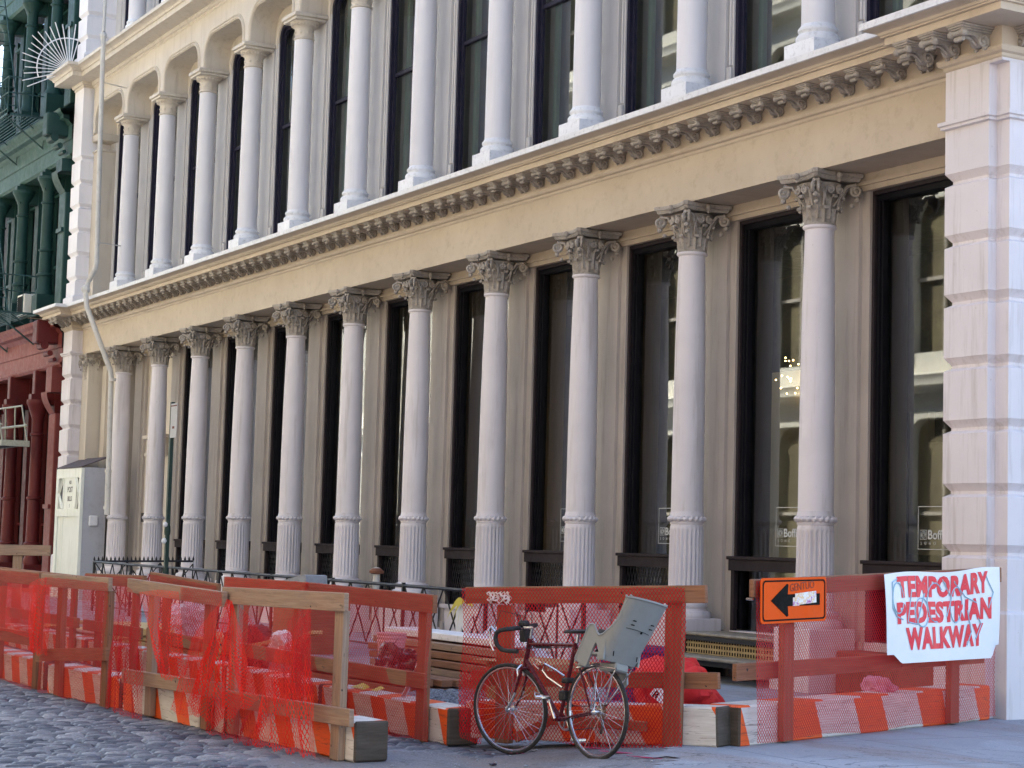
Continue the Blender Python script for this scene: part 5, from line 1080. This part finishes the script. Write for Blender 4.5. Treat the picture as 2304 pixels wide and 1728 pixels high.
m.tube([(0, -.035, .275), (0, .035, .275)], .022, 10); m.obj('frame', BIKERED, BI)
m = MB()
for y in (-1, 1): m.tube([STEER @ Vector(p) for p in ((HB.x+.01, y*.045, HB.z-.05), (HB.x+.045, y*.05, .53), (HB.x+.09, y*.05, .42), (.565, y*.05, R_))], [.012, .011, .009, .008], 8)
m.tube([STEER @ Vector((HB.x+.008, -.05, HB.z-.04)), STEER @ Vector((HB.x+.008, .05, HB.z-.04))], .014, 8); m.obj('fork', BIKERED, BI)
m = MB()
for y in (-1, 1): m.tube([STEER @ Vector(p) for p in ((HB.x+.07, y*.0515, .455), (HB.x+.098, y*.0515, .41), (.567, y*.0515, R_))], [.0105, .0095, .009], 8)
m.tube([HT, HT+ax*.10], .012, 8); q = HT+ax*.10; m.tube([q, STEER @ Vector((q.x+.085, 0, q.z+.005))], .013, 8); m.tube([STEER @ Vector((q.x+.085, -.1, q.z+.005)), STEER @ Vector((q.x+.085, .1, q.z+.005))], .013, 8)
m.obj('stem', CHROME, BI)
for y in (-1, 1): m = MB(); m.tube([STEER @ Vector(p) for p in ((q.x+.185, y*.2, q.z-.005), (q.x+.215, y*.2, q.z+.03), (q.x+.235, y*.2, q.z+.0), (q.x+.235, y*.2, q.z-.09), (q.x+.215, y*.2, q.z-.14))], [.012, .013, .009, .006, .005], 6); m.obj('brake_lever', CHROME, BI)
m = MB(); m.tube([(-.19, 0, .80), (-.205, 0, .86)], .013, 8); m.obj('seat_post', CHROME, BI)
for y in (-1, 1):
    pts = [(q.x+.085, y*.04, q.z+.005), (q.x+.088, y*.14, q.z+.008), (q.x+.10, y*.185, q.z+.008), (q.x+.14, y*.2, q.z+.003), (q.x+.175, y*.2, q.z-.012), (q.x+.19, y*.2, q.z-.05), (q.x+.18, y*.2, q.z-.10), (q.x+.14, y*.2, q.z-.135), (q.x+.085, y*.2, q.z-.145), (q.x+.0, y*.2, q.z-.15)]
    m = MB(); m.tube([STEER @ Vector(p) for p in pts], .0165, 10); m.obj('handlebar_drop', RUBBER, BI)
m = MB(); m.box((q.x+.04, -.04, q.z+.01), (q.x+.12, .02, q.z+.055), bev=.015, M=STEER); m.box((-.03, -.03, 0), (.03, .03, .09), bev=.01, M=STEER @ Matrix.Translation((q.x+.09, -.02, q.z-.1))); m.obj('lamp_bracket', RUBBER, BI)
m = MB(); 
for y in (-.05, .05): m.tube([STEER @ Vector(p) for p in ((q.x+.2, y*4, q.z), (q.x+.16, y*3, q.z+.14), (q.x+.05, y*1.5, q.z+.10), (q.x+.03, y*.3, q.z-.15))], .003, 4)
m.tube([(HT.x, .02, HT.z-.05), (.1, .025, .77), (-.16, .02, .77)], .003, 4); m.obj('brake_cables', RUBBER, BI)
m = MB()
for y in (-.035, .035): m.tube([STEER @ Vector(p) for p in ((HB.x+.04, 0, HB.z-.02), (HB.x+.055, y, HB.z-.05), (HB.x+.05, y, HB.z-.1))], .008, 6)
m.obj('brake_caliper', CHROME, BI); m = MB(); m.tube([(-.22, -.03, .69), (-.24, 0, .71), (-.22, .03, .69)], .008, 6); m.obj('brake_caliper', CHROME, BI)
m = MB(); m.lathe([(.0, 0), (.05, .0), (.058, .015), (.04, .028), (0, .03)], 14, M=Matrix.Translation((-.235, 0, .865)) @ Matrix.Diagonal((2.0, 1.15, 1, 1))); m.lathe([(.0, 0), (.028, .0), (.03, .012), (.02, .026), (0, .028)], 12, M=Matrix.Translation((-.12, 0, .868)) @ Matrix.Diagonal((2.6, .8, 1, 1))); m.obj('saddle', RUBBER, BI)
m = MB(); rot = Matrix.Rotation(pi/2, 4, 'X'); T0 = Matrix.Translation((0, 0, .275))
m.lathe([(.070, .045), (.088, .045), (.088, .048), (.070, .048)], 36, M=T0 @ rot, cap=False)
for k in range(5): a = k*2*pi/5; m.tube([(.015*cos(a), -.047, .275+.015*sin(a)), (.074*cos(a), -.047, .275+.074*sin(a))], .006, 5)
CR = radians(118)
m.tube([(0, .05, .275), (.17*cos(CR+.2)*-.55, .062, .275+.165*sin(CR))], .0095, 6); m.tube([(0, -.055, .275), (.17*cos(CR)*.8, -.065, .275-.15)], .0095, 6); m.obj('chainset', CHROME, BI)
px, pz = .17*cos(CR+.2)*-.55, .275+.165*sin(CR)
m = MB(); m.box((px-.045, .07, pz-.012), (px+.045, .15, pz+.012), bev=.006); m.tube([(px+.04, .075, pz+.01), (px+.09, .11, pz+.035), (px+.04, .145, pz+.01)], .006, 5); m.obj('pedal', CHROME, BI); m = MB(); px2, pz2 = .17*cos(CR)*.8, .125; m.box((px2-.045, -.15, pz2-.012), (px2+.045, -.07, pz2+.012), bev=.006); m.obj('pedal', CHROME, BI)
m = MB(); m.tube([(-.41+.035*cos(a), -.045, R_+.035*sin(a)) for a in (1.2, 1.6)]+[(0, -.047, .275+.088)], .0035, 4); m.tube([(-.41, -.045, R_-.05), (-.385, -.047, R_-.14), (-.33, -.047, R_-.11), (0, -.047, .275-.088)], .0035, 4); m.tube([(-.41, -.05, R_-.03), (-.40, -.052, R_-.11), (-.385, -.052, R_-.15)], .011, 6); m.tube([(-.04, -.03, .40), (-.08, -.05, .36)], .012, 5); m.obj('derailleur_and_chain', RUBBER, BI)
m = MB(); m.tube([(.245, .0, .615), (.30, .01, .655), (.27, .01, .69), (.2, .01, .66)], .006, 5)
m.tube([(-.05, .02, .49), (.10, .035, .56), (.16, .035, .61), (.13, .035, .655), (.0, .035, .61), (-.075, .02, .57)], .0075, 6); m.obj('bottle_cage', CHROME, BI)
for bx_ in (((-.10, -.04, .40), (-.03, .045, .47)), ((-.13, -.035, .52), (-.06, .045, .56))): m = MB(); m.box(*bx_, bev=.01); m.obj('clamp_block', RUBBER, BI)
m = MB()
for y in (-.055, .055): m.tube([(-.41, y*1.1, R_+.02), (-.50, y*1.3, .60), (-.46, y*1.2, .645), (-.25, y, .63)], .006, 5); m.tube([(-.41, y*1.1, R_+.02), (-.68, y*1.3, .60), (-.70, y*1.3, .625), (-.46, y*1.2, .645)], .006, 5)
m.obj('rear_rack', CHROME, BI)
# child seat
CS = bpy.data.objects.new('child_seat', None); link(CS, BI); CS.matrix_local = Matrix.Translation((0, .0, .63)) @ Matrix.Rotation(radians(11), 4, 'X') @ Matrix.Translation((0, 0, -.63))
side = [(-.895, 1.07), (-.865, 1.10), (-.84, 1.09), (-.775, .97), (-.765, .93), (-.63, .835), (-.585, .825), (-.555, .84), (-.515, .895), (-.48, .90), (-.455, .88), (-.36, .665), (-.375, .645), (-.475, .605), (-.49, .615), (-.545, .76), (-.56, .775), (-.63, .665), (-.66, .655), (-.69, .67)]
def lerpt(T, v):
    for i in range(len(T)-1):
        if v <= T[i+1][0]: t = (v-T[i][0])/(T[i+1][0]-T[i][0]); return (T[i][1]+(T[i+1][1]-T[i][1])*t, T[i][2]+(T[i+1][2]-T[i][2])*t)
    return T[-1][1:]
FT = [(0, -.60, .675), (.25, -.585, .815), (.42, -.625, .83), (.6, -.71, .885), (.75, -.775, .95), (.9, -.81, 1.03), (1, -.862, 1.092)]
def bk(u, v): return shell(.5+(u-.5)*.86, v)
def shell(u, v, t=0.0):
    hw = .158+.012*v-t; bx, bz = -.672-.235*v+t, .655+.42*v; fx, fz = lerpt(FT, v)
    a = (u-.5)*2; s_ = 1 if a > 0 else -1; b = abs(a)
    if b < .45: k = b/.45; return (bx+.012*k*k, s_*(hw-.07)*k, bz)
    if b < .65: k = (b-.45)/.2*pi/2; q = .07; return (bx+.012+q*(1-cos(k)), s_*(hw-q+q*sin(k)), bz+(fz-bz)*.1*sin(k))
    k = (b-.65)/.35; x0_, z0_ = bx+.082, bz+(fz-bz)*.1; return (x0_+(max(fx, x0_+.005)-x0_)*k, s_*hw, z0_+(fz-z0_)*k)
m = MB(); m.grid(shell, 36, 16); m.grid(lambda u, v: shell(1-u, v, .014), 36, 16)
side2 = [(-.66, .66), (-.66, .80), (-.625, .83), (-.585, .822), (-.555, .84), (-.515, .895), (-.48, .90), (-.455, .88), (-.36, .665), (-.375, .645), (-.475, .605), (-.49, .615), (-.545, .76), (-.56, .775), (-.63, .665)]
for y0, y1 in ((.148, .163), (-.163, -.148)): m.prism(side2, y0, y1)
m.box((-.66, -.155, .69), (-.47, .155, .71), bev=.004); m.obj('shell', PLASTIC, CS, 50)
for y in (.095, -.15):
    m = MB(); m.grid(lambda u, v, y=y: (-.375-.10*v*0-.10*(1-sin(pi*u)*0)*0+.0+(-.09+.10*(0))*0-.0+(.0)-(.165*v)+(-.02), y+.055*u*1.0, .635+.235*v), 4, 6)
    m.box((-.46, y, .612), (-.375, y+.055, .632), bev=.004); m.obj('leg_guard', PLASTIC, CS, 50)
m = MB(); m.tube([shell(i/24, 1) for i in range(25)], .009, 6); m.tube([(x, .161, z) for x, z in [(q_[1], q_[2]) for q_ in FT[::-1][:5]]+side2[3:10]], .009, 6); m.tube([(x, -.161, z) for x, z in [(q_[1], q_[2]) for q_ in FT[::-1][:5]]+side2[3:10]], .009, 6); m.obj('rim_edge', PLASTIC, CS)
m = MB()
for y in (.07, -.09):
    for dz in (0, .028): v = .60+dz/.425; p = bk(.5, v); m.box((p[0]-.002, y-.012, p[2]-.003), (p[0]+.006, y+.012, p[2]+.003))
for y in (.11, -.10): p = bk(.5, .12); m.box((p[0]-.002, y-.002, p[2]-.016), (p[0]+.004, y+.002, p[2]+.016))
m.tube([(bk(.5+y/.33, .57)[0]-.005, y, bk(.5+y/.33, .53+.02*y/.16)[2]) for y in (.165, .1, .04, 0, -.05, -.1)], .0018, 4); m.ball((bk(.5, .57)[0]-.008, -.01, .655+.425*.50), .009, 6); m.obj('strap_slots', SIGNBLACK, CS)
m = MB(); m.grid(lambda u, v: (-.655-.19*v+.03, (u-.5)*.24, .72+.30*v), 4, 6); m.box((-.65, -.12, .712), (-.50, .12, .735), bev=.01); m.obj('seat_padding', RUBBER, CS)
m = MB(); m.box((-.68, -.06, .60), (-.50, .06, .655), bev=.01); m.prism([(-.50, .615), (-.58, .62), (-.60, .54), (-.55, .50), (-.50, .52)], -.14, -.125); m.obj('mounting_block', PLASTIC, CS)

def stick(name, a, b, w, mat, label, cat, grp=None):
    a, b = Vector(a), Vector(b); d = b-a; L_ = d.length; m = MB(); m.box((0, -w/2, -.02), (L_, w/2, .02), bev=.003); o = m.obj(name, mat); o.location = a
    o.rotation_euler = (0, -atan2(d.z, sqrt(d.x**2+d.y**2)), atan2(d.y, d.x)); return tag(o, label, cat, grp)
stick('loose_board', (-9.8, -4.9, .12), (-6.2, -5.1, .46), .16, WOODY, 'pale loose board sloping up behind the wrapped barricade', 'board', 'loose boards')
stick('loose_board', (-5.9, -5.2, .08), (-3.0, -4.5, .62), .13, WOODY, 'yellow board leaning over the dark rubbish bag', 'board', 'loose boards')
stick('loose_board', (-14.2, -4.6, .10), (-10.4, -4.9, .38), .2, WOODY, 'long pale board lying behind the far-left netting', 'board', 'loose boards')
stick('loose_board', (-.5, -4.75, .05), (.7, -4.2, .12), .14, WOODN, 'short board end beside the gravel heap', 'board', 'loose boards')
stick('metal_strut', (1.45, -5.72, .10), (1.75, -5.55, .75), .02, CHROME, 'thin metal strut leaning by the front wheel gap', 'strut')
